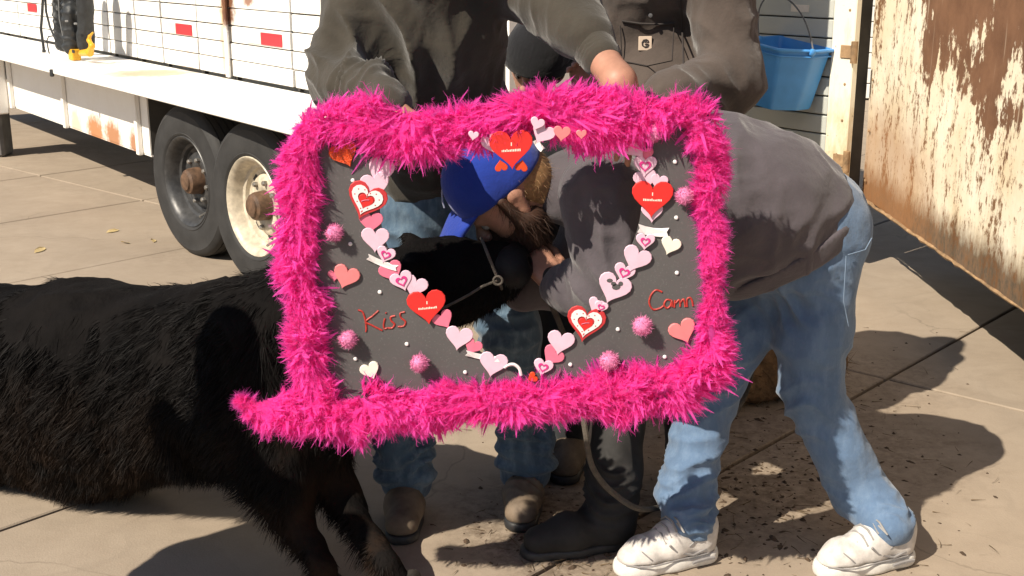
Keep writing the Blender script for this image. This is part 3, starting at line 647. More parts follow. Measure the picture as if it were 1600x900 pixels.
def figure():  # unseen person added only to cast the ground shadow at lower left
    p = Person('onlooker added just outside the view to cast the long shadow crossing the concrete by the calf', (-1.52, 1.90, 0)); r = p.root
    f = lambda x, y, z: A(-1.52 + x*.71 + y*.70, 1.90 - x*.70 + y*.71, z); X = unit(f(1,0,0) - f(0,0,0))
    pel, che, nb, hd = f(0,0,.93), f(0,.02,1.30), f(0,.02,1.48), f(0,.05,1.65)
    p.torso(pel, che, nb, hd - A(0,0,.05), X, .9); p.head(hd, (0,0,1), f(0,1,0) - f(0,0,0), .95)
    ends = []
    for sd in (-1, 1):
        sh, el, wr = f(sd*.19,0,1.42), f(sd*.23,-.01,1.14), f(sd*.20,.10,.92); p.arm(sh, el, wr, .9); p.body += hand_prims(wr, f(-sd*.3,1,-.2) - f(0,0,0), A(0,0,-1), -sd, .92, .7)
        an, toe = foot(f(sd*.09,-.06,0), f(sd*.10,.3,0), .27); h_, k_ = f(sd*.09,0,.90), f(sd*.09,.02,.50); p.leg(h_, k_, an, toe, .9); ends.append((sh, el, wr, an, toe, h_, k_))
    p.finish(.007)
    solid('coat', [P(pel, che, .15, .15, .05, (X, 1.35)), P(che, nb, .13, .07, .05, (X, 1.25))] + [q for e in ends for q in (P(e[0], e[1], .075, .068, .04), P(e[1], e[2], .066, .05, .03))], .009, M['dark_coat'], r, (), .004)
    solid('jeans', [P(pel, pel - A(0,0,.04), .12, .12, .05, (X, 1.2))] + [q for e in ends for q in (P(e[5], e[6], .095, .075, .04), P(e[6], e[3], .075, .066, .03))], .009, M['denim_dark'], r, (), .004)
    T, (ra, fw, u), s = p.T, p.ax, p.hs; g = lambda *q: T(A(q) * s)
    solid('hair', [P(g(0,-.035,.045), g(0,.02,.055), .088, .080, .03), P(g(0,-.06,.02), g(0,-.07,-.04), .060, .05, .02)], .008, M['beard'], r, (), .003, [(g(0,.045,.055), unit(fw - .5*u))])
    for e in ends: shoe('boot', e[3], e[4], r, 1, 'boot')

# ------------------------------------------------------------------ the calf
def calf():
    t = tag(empty('calf', (-1.0, 2.88, 0)), 'black shaggy calf standing with its head behind the heart shaped opening', 'calf')
    Y = 2.88; q = (LATY, .78)
    pr = [P(at(-330,575,3.62), at(-120,590,3.46), .28, .29, .08, q), P(at(-120,590,3.46), at(150,606,3.20), .29, .284, .10, q), P(at(150,606,3.20), at(370,592,3.0), .284, .248, .10, q),
          P(at(370,592,3.0), at(450,585,2.90), .240, .195, .10, q), P(at(430,640,2.83), at(490,655,2.82), .17, .11, .09, q),
          P(at(430,545,2.84), at(560,490,2.80), .205, .158, .08, q), P(at(560,490,2.80), at(668,446,2.78), .152, .108, .06, q),
          P(at(672,440,2.775), at(715,430,2.77), .094, .084, .05, q), P(at(715,432,2.77), at(782,418,2.765), .080, .060, .05, q), P(at(782,418,2.765), at(796,418,2.765), .058, .052, .03),
          P(at(690,466,2.77), at(775,438,2.765), .052, .04, .05)]
    for sd in (-1, 1):                                    # ears, brow
        pr.append(P(at(655,400,2.775) + A(0, sd*.07, 0), at(632,392,2.775) + A(0, sd*.17, -.01), .030, .022, .02, (A(.3,0,1), .6)))
        pr.append(P(at(716,408,2.77) + A(0, sd*.052, 0), at(730,410,2.77) + A(0, sd*.05, 0), .022, .02, .02))
    def hoofed(a, k, f, toe, ra, rk, rf, k_=.05): return [P(a, k, ra, rk, k_), P(k, f, rk*.92, rf, .03), P(f, toe, rf, rf*.95, .02)]
    fn = gr(512,950); ff = gr(618,945)
    fn0 = A(fn[0]+.01, fn[1], .03); ff0 = A(ff[0]+.035, ff[1], .03)
    pr += hoofed(at(425,700,2.76), at(462,815,2.70), A(fn[0]-.01, fn[1]+.01, .10), fn0, .100, .045, .031)
    pr += [P(at(400,640,2.82), at(428,720,2.77), .15, .105, .08)]
    pr += hoofed(at(485,690,2.90), at(545,795,2.80), A(ff[0]-.015, ff[1]+.015, .10), ff0, .092, .043, .030)
    for sd in (-1, 1):                                    # hind legs: thigh, stifle forward, hock back, shank
        hx = at(-330,590,3.62); y = 3.62 + sd*.12
        st = A(hx[0]+.10, y, .42); hk = A(hx[0]-.10, y, .30); fe = A(hx[0]-.04, y, .09); ho = A(hx[0]-.005, y, .03)
        pr += [P(A(hx[0], y, .62), st, .15, .095, .08), P(st, hk, .075, .042, .04), P(hk, fe, .038, .032, .03), P(fe, ho, .033, .034, .02)]
    b = solid('body', pr, .0095, M['calf'], t, [(at(200,600,2.7), .5, A(.8,0,.3), .10, .003)], .005, seed=21)
    solid('tail', [P(at(-460,470,3.68), at(-500,600,3.68), .03, .022, .02), P(at(-500,600,3.68), at(-500,760,3.68), .022, .016, .02), P(at(-500,760,3.68), at(-495,840,3.68), .045, .02, .02)], .008, M['calf'], t, (), .004)
    for f_ in (fn0, ff0, A(at(-330,590,3.62)[0]-.005, 3.50, .03), A(at(-330,590,3.62)[0]-.005, 3.74, .03)):
        solid('hoof', [P(f_ + A(.012,-.018,-.006), f_ + A(.004,-.016,.03), .026, .024, .008), P(f_ + A(.012,.018,-.006), f_ + A(.004,.016,.03), .026, .024, .008)], .005, M['hoof'], t, (), .0006, [(f_ * A(1,1,0) + A(0,0,.001), (0,0,-1))])
    for sd in (-1, 1):
        e = MB(); c = at(722,415,2.77) + A(0, sd*.066, 0); e.lathe([(.0001,-.014),(.010,-.010),(.014,0),(.010,.010),(.0001,.014)], 10, Matrix.Translation(c)); e.build('eye', M['eye_dark'], t, True)
    mz = at(797,418,2.765)
    nz = solid('muzzle', [P(mz + A(0,-.018,.004), mz + A(0,.018,.004), .054, None, .02), P(mz + A(-.01,-.014,-.035), mz + A(-.01,.014,-.035), .034, None, .02)] + [P(mz + A(.044, sd*.026, .022), mz + A(.058, sd*.032, .016), .010, .008, .008, op='s') for sd in (-1, 1)], .005, M['muzzle'], t, (), .001)
    # shaggy winter coat
    n = 115000; p, nn = surface_points(b, n)
    leg = np.clip((.40 - p[:, 2]) / .2, 0, 1); hd_ = p[:, 0] > at(600,450,2.78)[0]
    flow = np.stack([-.55 - .3*leg*0 + np.where(hd_, -.3, 0), np.zeros(n), -1.0 - .3*leg], 1)
    ph = vnoise(p * 7, 3) * 6.3; sw = vnoise(p * 16, 5) * 6.3                          # whorls and clumps
    flow = flow + np.stack([np.cos(ph), .3*np.sin(sw), np.sin(ph)*.5], 1) * .75
    d = nn * (.26 + .30*vnoise(p * 22, 9)[:, None]) + flow * .8 + rng.normal(size=(n, 3)) * .16
    d /= np.linalg.norm(d, axis=1)[:, None]
    L = (.030 + .026 * vnoise(p * 9, 12)) * rng.uniform(.7, 1.25, n) * np.where(hd_, .35, 1) * (1 - .4*leg)
    cl = np.stack([vnoise(p*38, s_) - .5 for s_ in (1, 2, 4)], 1) * 1.1                # neighbours bend alike: tufts
    V, Q = strands(p - nn*.002, d, L, np.full(n, .0024), cl + A(0, 0, -.25))
    tag(link('coat', mesh_np('coat', V, Q), M['calf_hair'], b), kind='stuff')
    return t
def fur_mat(name, hair):
    g = N(name); v = g.pos
    base = g.mix(g.ramp(g.noise(5, 4, .6), (.35, 0), (.75, 1)), (.0045, .004, .004), (.010, .0085, .008))
    z = g.sep(v)[2]; low = g.math('MULTIPLY', g.math('SUBTRACT', .48, z), 2.4, clamp=True)
    warm = g.math('MULTIPLY', low, g.ramp(g.noise(8, 4, .6), (.4, 0), (.7, .8)))
    c = g.mix(warm, base, (.038, .021, .012))
    b = g.bump(g.noise(70, 4, .6, stretch=(1, 1, .3)), .6, .01)
    return g.fin(c, .62 if hair else .8, None if hair else b, spec=.10 if hair else .05, sheen=.0)
M['calf'] = fur_mat('calf_hide', False); M['calf_hair'] = fur_mat('calf_hair', True)
M['hoof'] = simple('hoof', (.03, .026, .022), .5, .3); M['muzzle'] = simple('muzzle', (.0065, .006, .0065), .6, .3, 80, .4, 160, spec=.25)

# ------------------------------------------------------------------ concrete yard
def concrete():
    g = N('concrete'); big = g.noise(1.3, 5, .6); mid = g.noise(7, 6, .65); fine = g.noise(160, 3, .6); sp = g.noise(420, 2, .5)
    c = g.mix(g.ramp(big, (.3, 0), (.7, 1)), (.318, .256, .195), (.392, .322, .25))
    c = g.mix(g.math('MULTIPLY', g.ramp(mid, (.40, 0), (.72, 1)), .45), c, (.27, .215, .16))
    c = g.mix(g.math('MULTIPLY', fine, .28), c, (.20, .165, .13)); c = g.mix(g.ramp(sp, (.62, 0), (.72, .5)), c, (.15, .12, .09))
    tread = g.noise(26, 6, .75)
    for pt, r, amt, stre in ((gr(860, 815), .34, .75, (1, 1, 1)), (gr(1230, 700), .62, .55, (1, 1.3, 1)), (gr(1150, 800), .40, .5, (1, 1.4, 1)), (gr(1330, 590), .4, .4, (1, 1, 1)), (gr(900, 880), .22, .4, (1, 1, 1)), (gr(300, 400), .3, .18, (1, 1, 1)), (gr(160, 230), .6, .3, (1, 1, 1))):
        k = g.math('MULTIPLY', g.math('MULTIPLY', g.near(pt, r, stre, .6, 9), g.ramp(tread, (.38, 0), (.62, 1))), amt)
        c = g.mix(k, c, (.085, .058, .038))
    vw = g.n('VectorMath', operation='ADD'); nz = g.n('TexNoise'); nz.inputs['Scale'].default_value = 2.2; nz.inputs['Detail'].default_value = 5; g.l(g.pos, nz.inputs['Vector'])
    sc_ = g.n('VectorMath', operation='SCALE'); g.l(nz.outputs['Color'], sc_.inputs[0]); sc_.inputs['Scale'].default_value = .5; g.l(g.pos, vw.inputs[0]); g.l(sc_.outputs[0], vw.inputs[1])
    vo = g.n('TexVoronoi', feature='DISTANCE_TO_EDGE'); vo.inputs['Scale'].default_value = .55; g.l(vw.outputs[0], vo.inputs['Vector'])
    crack = g.math('MULTIPLY', g.ramp(vo.outputs['Distance'], (.0, 1), (.0028, 0)), g.ramp(g.noise(1.1, 2, .5), (.50, 0), (.56, 1)))
    c = g.mix(g.math('MULTIPLY', crack, .35), c, (.09, .07, .05))
    water = g.ramp(g.noise(2.4, 3, .5, dist=1.2), (.49, 0), (.515, 1), (.53, 1), (.60, 0)); c = g.mix(g.math('MULTIPLY', water, .16), c, (.22, .18, .14))
    b = g.bump(mid, .15, .01); b = g.bump(fine, .35, .003, b)
    return g.fin(c, g.ramp(mid, (.3, .8), (.7, .95)), b, spec=.25)
M['concrete'] = concrete(); M['joint'] = simple('joint_dirt', (.085, .065, .045), .95, .3, 20)
def yard():
    gd = tag(link('ground', mesh_np('ground', [(-400,-400,-.022),(400,-400,-.022),(400,400,-.022),(-400,400,-.022)], [(0,1,2,3)]), M['joint']), kind='structure')
    ap = tag(empty('concrete_yard', (0, 4, 0)), kind='structure')
    Ad, Bd = A(.67, .742), unit(A(.742, -.67)); Ad = unit(Ad)
    offs = [-15, -13.6, -12.2, -10.8, -9.45, -8.12, -6.80, -5.48, -4.25, -3.03, -1.80, -.55, .7, 1.95, 3.2, 4.5]; al = [-8, -5, -2, 1.0, 4.04, 7.05, 10.1, 13.1, 16.2, 20]
    gap = .0075
    for i in range(len(offs) - 1):
        for j in range(len(al) - 1):
            b0, b1, a0, a1 = offs[i] + gap, offs[i+1] - gap, al[j] + gap, al[j+1] - gap
            mb = MB(); dz = rng.uniform(-.0015, .0015); bv = .004
            cs = [(a0, b0), (a1, b0), (a1, b1), (a0, b1)]; V = []
            for z, s_ in ((-.06, 0), (-bv + dz, 0), (dz, bv)):
                for (a, b), (sa, sb) in zip(cs, ((1, 1), (-1, 1), (-1, -1), (1, -1))):
                    p = Ad * (a + sa*s_) + Bd * (b + sb*s_); V.append((p[0], p[1], z))
            mb.add(V, [(0,1,5,4),(1,2,6,5),(2,3,7,6),(3,0,4,7),(4,5,9,8),(5,6,10,9),(6,7,11,10),(7,4,8,11),(8,9,10,11)])
            mb.build('concrete_slab', M['concrete'], ap)
    # trodden dirt, straw ends and droppings
    mb = MB()
    for _ in range(950):
        u = rng.random()
        px, py, s_ = (rng.normal(1190, 130), rng.normal(740, 90), 1) if u < .62 else (rng.normal(880, 80), rng.normal(830, 35), 1) if u < .86 else (rng.uniform(900, 1500), rng.uniform(560, 900), .8)
        if py < 480 or py > 990: continue
        c = gr(px, py); r_ = abs(rng.normal(0, .0032)) + .0014; r_ *= s_; an = rng.uniform(0, 6.28); el = rng.uniform(1, 2.6)
        ex, ey = A(math.cos(an), math.sin(an), 0) * r_ * el, A(-math.sin(an), math.cos(an), 0) * r_
        h = r_ * rng.uniform(.5, 1.0); z = A(0, 0, .0015)
        V = [c + ex*.9*math.cos(t)*rng.uniform(.7, 1.2) + ey*math.sin(t)*rng.uniform(.7, 1.2) + z*0 for t in np.linspace(0, 6.28, 7)[:-1]]
        mb.add(V + [c + A(0, 0, h) + ex*rng.uniform(-.2, .2)], [(k, (k+1) % 6, 6) for k in range(6)])
    tag(mb.build('dirt_crumbs', M['dirt']), kind='stuff')
    V = []; Q = []
    n = 520; P0 = []; 
    for _ in range(n):
        u = rng.random()
        px, py = (rng.normal(1170, 140), rng.normal(760, 80)) if u < .5 else (rng.normal(900, 90), rng.normal(860, 25)) if u < .8 else (rng.uniform(700, 1560), rng.uniform(500, 900))
        P0.append(gr(px, min(max(py, 470), 980)) + A(0, 0, .003))
    an = rng.uniform(0, 6.28, n); D = np.stack([np.cos(an), np.sin(an), rng.uniform(0, .12, n)], 1)
    V, Q = strands(np.array(P0), D, rng.uniform(.015, .06, n), rng.uniform(.0018, .0035, n), rng.normal(size=(n, 3)) * A(.25, .25, 0))
    tag(link('straw_litter', mesh_np('straw_litter', V, Q), M['straw_dark']), kind='stuff')
    mb = MB()
    for px, py in ((400, 383), (378, 378), (60, 392), (420, 375), (440, 392), (176, 362), (196, 380), (240, 377), (64, 391)):
        c = gr(px, py) + A(0, 0, .003); a = rng.uniform(0, 3.1); e = A(math.cos(a), math.sin(a), 0); f = A(-e[1], e[0], 0); L, W_ = rng.uniform(.03, .06), rng.uniform(.012, .02)
        mb.add([c - e*L, c - e*L*.3 + f*W_ + A(0,0,.008), c + e*L*.5 + f*W_*.8 + A(0,0,.01), c + e*L, c + e*L*.4 - f*W_, c - e*L*.4 - f*W_], [(0,1,2,3,4,5)])
    tag(mb.build('dry_leaf_scraps', M['leaf']), kind='stuff')
M['dirt'] = simple('dirt', (.065, .042, .026), .95, .4, 60); M['straw_dark'] = simple('straw_dark', (.11, .075, .04), .9, .5, 40); M['leaf'] = simple('dry_leaf', (.5, .38, .18), .8, .3, 40)

# ------------------------------------------------------------------ white livestock trailer
TD, TN = A(-.59, .807, 0), A(.807, .59, 0); TO = A(-.017, 4.634, 0)     # along (away), into the trailer, rear near corner
def W(px, py, o):
    """point where the sight line through a pixel meets the upright plane at offset o from the trailer side (outwards negative)"""
    a = at(px, py, 1.0) - A(0, 0, CH); k = (TO @ TN + o) / (a @ TN); return A(0, 0, CH) + a * k
def L(px, py, o): q = W(px, py, o) - TO; return q @ TD, q[2]
TM = Matrix((tuple(TD), tuple(TN), (0, 0, 1))).transposed().to_4x4(); TM.translation = Vector(TO)
def trailer_paint(name, base=(.84, .82, .78), grime=1.0):
    g = N(name); n1 = g.noise(3.5, 5, .65); n2 = g.noise(24, 6, .7)
    c = g.mix(g.math('MULTIPLY', g.ramp(n1, (.45, 0), (.8, 1)), .25*grime), base, (.60, .53, .42))
    c = g.mix(g.ramp(n2, (.68, 0), (.76, .5*grime)), c, (.33, .20, .10))
    b = g.bump(n2, .12, .004)
    for pt, r, col, amt, st, sc in ((W(234, 106, -.25), .28, (.42, .26, .11), .75, (1, 1, 2), 14), (W(356, 10, -.01), .10, (.16, .07, .035), 1, (1, 1, .8), 22), (W(354, 27, -.01), .05, (.12, .05, .03), 1, (1, 1, 1), 30), (W(352, 70, -.01), .09, (.62, .43, .22), .7, (1.4, 1.4, .3), 12),
                                    (W(150, 205, -.3), .13, (.48, .17, .04), .9, (.7, .7, 1.1), 26), (W(178, 215, -.3), .13, (.40, .15, .04), .9, (.8, .8, 1.1), 26), (W(212, 228, -.3), .10, (.38, .15, .05), .9, (1, 1, .9), 26), (W(120, 195, -.3), .12, (.50, .30, .12), .5, (1, 1, 1), 20), (W(388, 1, -.01), .07, (.25, .1, .05), .9, (1, 1, 2), 26)):
        c = g.mix(g.math('MULTIPLY', g.near(pt, r, st, .55, sc), amt), c, col)
    return g.fin(c, .5, b, spec=.3)
def wheel(rx, parent, rimm, x, lab=None):
    wl = empty('wheel', TM @ Vector((x, -.36, .385))); wl.parent = parent; bpy_parent_inverse(wl, parent)
    if lab: wl['label'] = lab
    Mw = TM @ Matrix.Translation((x, -.46, .385)) @ Matrix.Rotation(R(-6), 4, 'Z') @ Matrix.Rotation(R(90), 4, 'X')     # local +z = outwards
    ty = MB(); Rt = .388
    prof = [(.222,-.20),(.235,-.215),(.30,-.225),(.345,-.222),(.372,-.205),(.384,-.185)]
    for i in range(4):
        z = -.17 + i*.038; prof += [(Rt-.001, z-.010), (Rt, z), (Rt, z+.014), (Rt-.011, z+.016), (Rt-.011, z+.021), (Rt, z+.023)]
    prof += [(.384,-.022),(.374,-.008),(.358,.000),(.352,.004),(.345,.003),(.31,.008),(.275,.009),(.250,.006),(.247,.009),(.240,.006),(.226,-.006),(.222,-.02)]
    ty.lathe(prof, 72, Mw); t = ty.build('tyre', M['tyre'], wl, True)
    rm = MB(); rm.lathe([(.221,-.19),(.221,-.03),(.228,-.004),(.233,.000),(.229,.004),(.218,-.002),(.205,-.020),(.196,-.045),(.190,-.060),(.176,-.066),(.170,-.085),(.150,-.092),(.140,-.075),(.120,-.066),(.098,-.062),(.078,-.066),(.068,-.07)], 48, Mw)
    rr = rm.build('rim', rimm, wl, True)
    hb = MB(); hb.lathe([(.070,-.075),(.066,-.02),(.060,-.004),(.045,.004),(.042,.012),(.020,.016),(.0001,.016)], 24, Mw); hb.build('hub', M['hub'], wl, True)
    for k in range(8):
        a = 2*math.pi*k/8 + .2; nb = MB(); c = Mw @ Matrix.Translation((.108*math.cos(a), .108*math.sin(a), -.065))
        nb.lathe([(.013,0),(.013,.016),(.009,.022),(.0001,.023)], 6, c); nb.build('lug_nut', M['nut'], rr)
    for k in range(8):
        a = 2*math.pi*k/8; hb = MB(); c = Mw @ Matrix.Translation((.157*math.cos(a), .157*math.sin(a), -.088)) @ Matrix.Rotation(a, 4, 'Z')
        hb.box((-.009,-.02,0), (.009,.02,.002), c, .001); hb.build('rim_slot', M['black'], rr)
    vs = MB(); vs.tube([Mw @ Vector((.17*math.cos(4.4), .17*math.sin(4.4), -.07)), Mw @ Vector((.185*math.cos(4.4), .185*math.sin(4.4), -.03))], .006, 6); vs.build('valve', M['nut'], rr, True)
def trailer():
    t = tag(empty('livestock_trailer', TO), 'long white slatted livestock trailer with rusty skirt and two exposed wheels', 'trailer')
    g0 = MB(); X1 = 8.5; Wd = 1.05; TOPZ = 2.35
    bx = lambda lo, hi, bev=0: MB().box(lo, hi, TM, bev)
    bx((.02, .035, .45), (X1, .05, TOPZ)).build('inner_lining', M['inner_pale'], t)
    bx((0, Wd-.03, .45), (X1, Wd, TOPZ)).build('far_side', M['tw'], t)
    bx((.0, .0, TOPZ), (X1, Wd, TOPZ+.04)).build('roof', M['tw'], t)
    bx((.02, .05, .45), (X1, Wd-.03, .52)).build('floor', M['lining'], t)
    bx((-.012, .0, .45), (.012, Wd, TOPZ)).build('rear_gate', M['tw'], t)
    bx((X1, .0, .45), (X1+.02, Wd, TOPZ)).build('front_wall', M['tw'], t)
    # bays of boards
    edges = [.03, .55]
    for px, py in ((462, 139), (366, 122), (315, 113), (259, 104), (218, 96), (176, 90), (90, 70), (34, 58), (8, 55)): edges.append(L(px, py, 0)[0])
    while edges[-1] < X1 - .6: edges.append(edges[-1] + .62)
    edges = sorted(e for e in edges if e < X1)
    zs = [.86 + .0905*k for k in range(17)]
    for i in range(len(edges) - 1):
        for z in zs:
            a, b = edges[i] + .008 + abs(rng.normal(0, .006)), edges[i+1] - .010 - abs(rng.normal(0, .007))
            y = rng.uniform(-.002, .002)
            if z > 1.5 and edges[i] > 4: pass
            bx((a, -.012 + y, z + .002), (b, .012 + y, z + .0865 + rng.uniform(-.002, .001)), .003).build('board', M['tw'], t)
    for e in edges: bx((e - .018, .014, .84), (e + .018, .034, TOPZ - .002)).build('post', M['lining'], t)  # posts coloured dark so the gaps between boards read as shadow dashes
    e = edges[[k for k in range(len(edges)) if abs(edges[k] - L(366, 122, 0)[0]) < .01][0]]
    bx((e + .004, -.03, .853), (e + .045, -.0135, TOPZ - .003), .003).build('side_post', M['tw'], t)
    # running deck over the wheels
    bx((.0, -.575, .80), (X1, -.016, .845), .004).build('deck', M['tw'], t)
    bx((.02, .0, .46), (X1, .018, .80)).build('inner_side', M['lining'], t)
    sx0, sx1 = L(236, 235, -.30)[0], L(20, 166, -.30)[0]
    bx((sx0, -.304, .387), (sx1, -.296, .798)).build('skirt', M['tw'], t)
    bx((sx0 - .0, -.292, .387), (sx0 + .01, -.02, .798)).build('wheel_well_side', M['lining'], t)
    for px in (217, 105, 24):
        x = L(px, 190, -.31)[0]; bx((x - .022, -.335, .372), (x + .022, -.306, .797), .004).build('skirt_brace', M['tw'], t)
    bx((sx0, -.300, .375), (sx1, -.270, .3855)).build('skirt_rail', M['tw'], t)
    bx((sx1 - .05, -.50, .33), (sx1 + .03, -.34, .797), .01).build('corner_leg', M['tw'], t)
    for px, py in ((137, 22), (287, 46), (424, 62), (50, 12)):                   # red and white conspicuity tape
        x, z = L(px, py, -.015)
        lp = MB()
        h = .031
        r_ = bx((x - .12, -.0175, z - h), (x + .12, -.0150, z + h)); rr = r_.build('reflector', M['red_tape'], t)
        bx((x + .122, -.0175, z - h), (x + .30, -.0150, z + h)).build('white_tape', M['white_tape'], rr)
    x2, x1 = 1.35, 2.14
    wheel(0, t, M['rim_cream'], x2, 'rear wheel with cream coloured rusty rim'); wheel(0, t, M['rim_dark'], x1, 'front wheel with dark grey rim')
    for x in (x1, x2): bx((x - .03, -.26, .35), (x + .03, Wd, .41)).build('axle', M['dark_metal'], t)
    return t
M['inner_pale'] = simple('inner_pale', (.40, .38, .34), .8, .2, 8)
M['tw'] = trailer_paint('trailer_paint'); M['lining'] = simple('lining', (.05, .047, .043), .85, .3, 8)
M['tyre'] = simple('tyre', (.024, .0235, .0235), .75, .35, 9, .3, 90, .002); M['hub'] = simple('hub', (.11, .062, .036), .6, .5, 40)
M['rim_dark'] = simple('rim_dark', (.055, .055, .056), .42, .4, 30, .15, 60, metal=.3); M['rim_cream'] = simple('rim_cream', (.52, .46, .36), .4, .3, 26, .1, 60)
M['nut'] = simple('nut', (.35, .33, .3), .35, .3, 50, metal=.7)
M['red_tape'] = simple('red_tape', (.55, .035, .045), .35, .12, 60); M['white_tape'] = simple('white_tape', (.72, .66, .58), .35, .06, 60)
M['bag'] = simple('bag_nylon', (.022, .024, .026), .55, .4, 26, .5, 70, .006); M['bag_grey'] = simple('bag_grey', (.2, .2, .2), .6, .2)
M['yellow'] = simple('yellow_plastic', (.70, .36, .015), .4, .12, 30); M['post_brown'] = simple('post_brown', (.09, .035, .025), .7, .3, 12); M['post_grey'] = simple('post_grey', (.12, .115, .11), .8, .3, 12)

def deck_things():
    o = -.28
    b = lambda px, py, oo=o: W(px, py, oo)
    bg_ = tag(empty('backpack', b(110, 84)), 'black backpack with loose straps leaning on the trailer side above the deck', 'backpack')
    n_ = TN
    pr = [P(b(120,66), b(114,-40), .072, .078, .03, (TN, 1.15)), P(b(100,68), b(96,-40), .055, .06, .03, (TN, 1.2)), P(b(134,70), b(132,-30), .050, .055, .03), P(b(112,72,o-.05), b(112,20,o-.05), .06, .055, .03)]
    s_ = solid('body', pr, .006, M['bag'], bg_, [(b(112,30), .3, A(.2,0,1), .05, .008), (b(100,40), .2, A(1,0,.3), .05, .006)], .004)
    for pts, r_ in (([(68,-20), (66,20), (64,45), (67,66), (69,82)], .010), ([(70,-20), (72,18), (78,42), (84,56), (92,72)], .008), ([(84,56), (76,57), (73,64), (76,80), (81,95), (81,108)], .005)):
        mb = MB(); mb.tube([b(x, y, o-.02) for x, y in pts], r_, 6); mb.build('strap', M['bag'], bg_, True)
    for c in ((69,82), (81,114)):
        mb = MB(); q = b(*c, -.58 if c[1] > 100 else o-.02); mb.box((-.012,-.008,-.022), (.012,.008,.022), Matrix.Translation(q), .004); mb.build('buckle', M['bag'], bg_)
    mb = MB()
    for x, y in ((104,33), (118,37)): mb.box((-.010,-.003,-.006), (.010,.003,.006), Matrix.Translation(b(x, y, o-.125)), .002)
    mb.build('zip_pull', M['bag_grey'], bg_)
    mb = MB(); mb.tube([b(91,-10,o-.10), b(93,30,o-.105), b(99,60,o-.10)], .004, 5); mb.build('piping', M['bag_grey'], bg_, True)
    oy = -.33; y = lambda px, py: W(px, py, oy)
    k = tag(empty('hand_tool', y(125, 87)), 'small yellow plastic tool with upturned curved handle on the deck by the backpack', 'tool')
    base = y(118, 87)
    u = A(0,0,1)
    dx = -TD
    pr = [P(y(128,83), y(140,82), .020, .024, .012), P(y(140,82), y(144,72), .024, .017, .012), P(y(144,72), y(139,63), .017, .013, .01), P(y(139,63), y(140,57), .013, .010, .01), P(y(140,57), y(145,51), .010, .006, .008)]
    so_ = solid('hook', pr, .0035, M['yellow'], k, (), .0008, [(A(0,0,.8465), (0,0,-1))])
    c_ = y(116, 78); MB().box((-.043, -.028, -.036), (.043, .028, .034), Matrix.Translation(Vector((c_[0], c_[1], .883))) @ TM.to_3x3().to_4x4(), .006).build('body', M['yellow'], k)
    mb = MB(); q = y(122, 80) - TN*.030
    mb.box((-.020,-.004,-.010), (.020,.004,.010), Matrix.Translation(q) @ TM.to_3x3().to_4x4(), .002); mb.build('grip_slot', M['black'], so_)
    pb = gr(6, 243); c = tag(empty('post', pb), 'thick dark post with reddish brown top half and grey lower half beyond the trailer skirt', 'post')
    s0 = pb; h1 = at(6, 168, pb[1])[2]; h2 = at(6, 96, pb[1])[2]
    mb = MB(); mb.box((-.30,-.10,0), (.045,.10,h1), Matrix.Translation(s0), .02); mb.build('lower_section', M['post_grey'], c)
    mb = MB(); mb.box((-.29,-.09,h1), (.035,.09,h2), Matrix.Translation(s0), .02); mb.build('upper_section', M['post_brown'], c)

# ------------------------------------------------------------------ raised metal shed with peeling paint, slatted gate and bucket
def peel():
    g = N('peeling_paint'); X, Y_, Z = g.sep(g.pos)
    patch = g.noise(3.4, 7, .66, stretch=(1, 1, .7)); streak = g.noise(9, 6, .7, stretch=(1, 1, .14)); fine = g.noise(38, 6, .75, stretch=(1, 1, .6)); grit = g.noise(150, 3, .6)
    # bare rust high up, paint hanging on lower down; edge broken into vertical tongues
    edge = g.math('ADD', g.math('MULTIPLY', g.math('SUBTRACT', patch, .5), 2.3), g.math('MULTIPLY', g.math('SUBTRACT', streak, .5), .95)); edge = g.math('ADD', edge, g.math('MULTIPLY', g.math('SUBTRACT', fine, .5), .6))
    hz = g.math('ADD', g.math('SUBTRACT', Z, 1.06), edge)
    far = g.math('MULTIPLY', g.math('SUBTRACT', Y_, 5.05), 1.5, clamp=True)                   # paint kept near the far corner
    bare = g.ramp(g.math('SUBTRACT', g.math('ADD', hz, .5), far), (.50, 0), (.56, 1))
    # lower specks of rust and a brown crust along the foot
    sp = g.ramp(g.math('ADD', g.math('MULTIPLY', fine, .7), g.math('MULTIPLY', streak, .45)), (.60, 0), (.655, 1))
    foot = g.ramp(g.math('ADD', g.math('MULTIPLY', g.math('SUBTRACT', .57, Z), 2.1), g.math('MULTIPLY', g.math('ADD', streak, fine), .36)), (.38, 0), (.62, 1))
    paint = g.mix(g.ramp(g.noise(4, 5, .6), (.35, 0), (.7, 1)), (.86, .80, .66), (.76, .64, .45))
    paint = g.mix(g.math('MULTIPLY', g.ramp(streak, (.45, 0), (.75, 1)), .5), paint, (.60, .42, .24))
    rust = g.mix(g.ramp(g.noise(6, 6, .7), (.3, 0), (.7, 1)), (.135, .066, .036), (.235, .122, .068))
    rust = g.mix(g.ramp(g.noise(30, 3, .5, stretch=(1, 1, .03)), (.66, 0), (.72, .7)), rust, (.48, .38, .28))
    crust = g.mix(g.ramp(fine, (.4, 0), (.65, 1)), (.05, .030, .016), (.20, .10, .045))
    c = g.mix(bare, paint, rust); c = g.mix(g.math('MULTIPLY', sp, g.math('SUBTRACT', 1, bare)), c, (.20, .105, .05)); c = g.mix(g.math('MULTIPLY', foot, .92), c, crust)
    corner = g.near(A(1.70, 5.5, .52), .42, (1, .55, 1.2), .45, 8); c = g.mix(g.math('MULTIPLY', corner, .6), c, (.36, .17, .07))
    b = g.bump(g.math('SUBTRACT', 1, bare), .5, .004); b = g.bump(fine, .35, .006, b); b = g.bump(grit, .2, .002, b)
    return g.fin(c, .7, b, spec=.25)
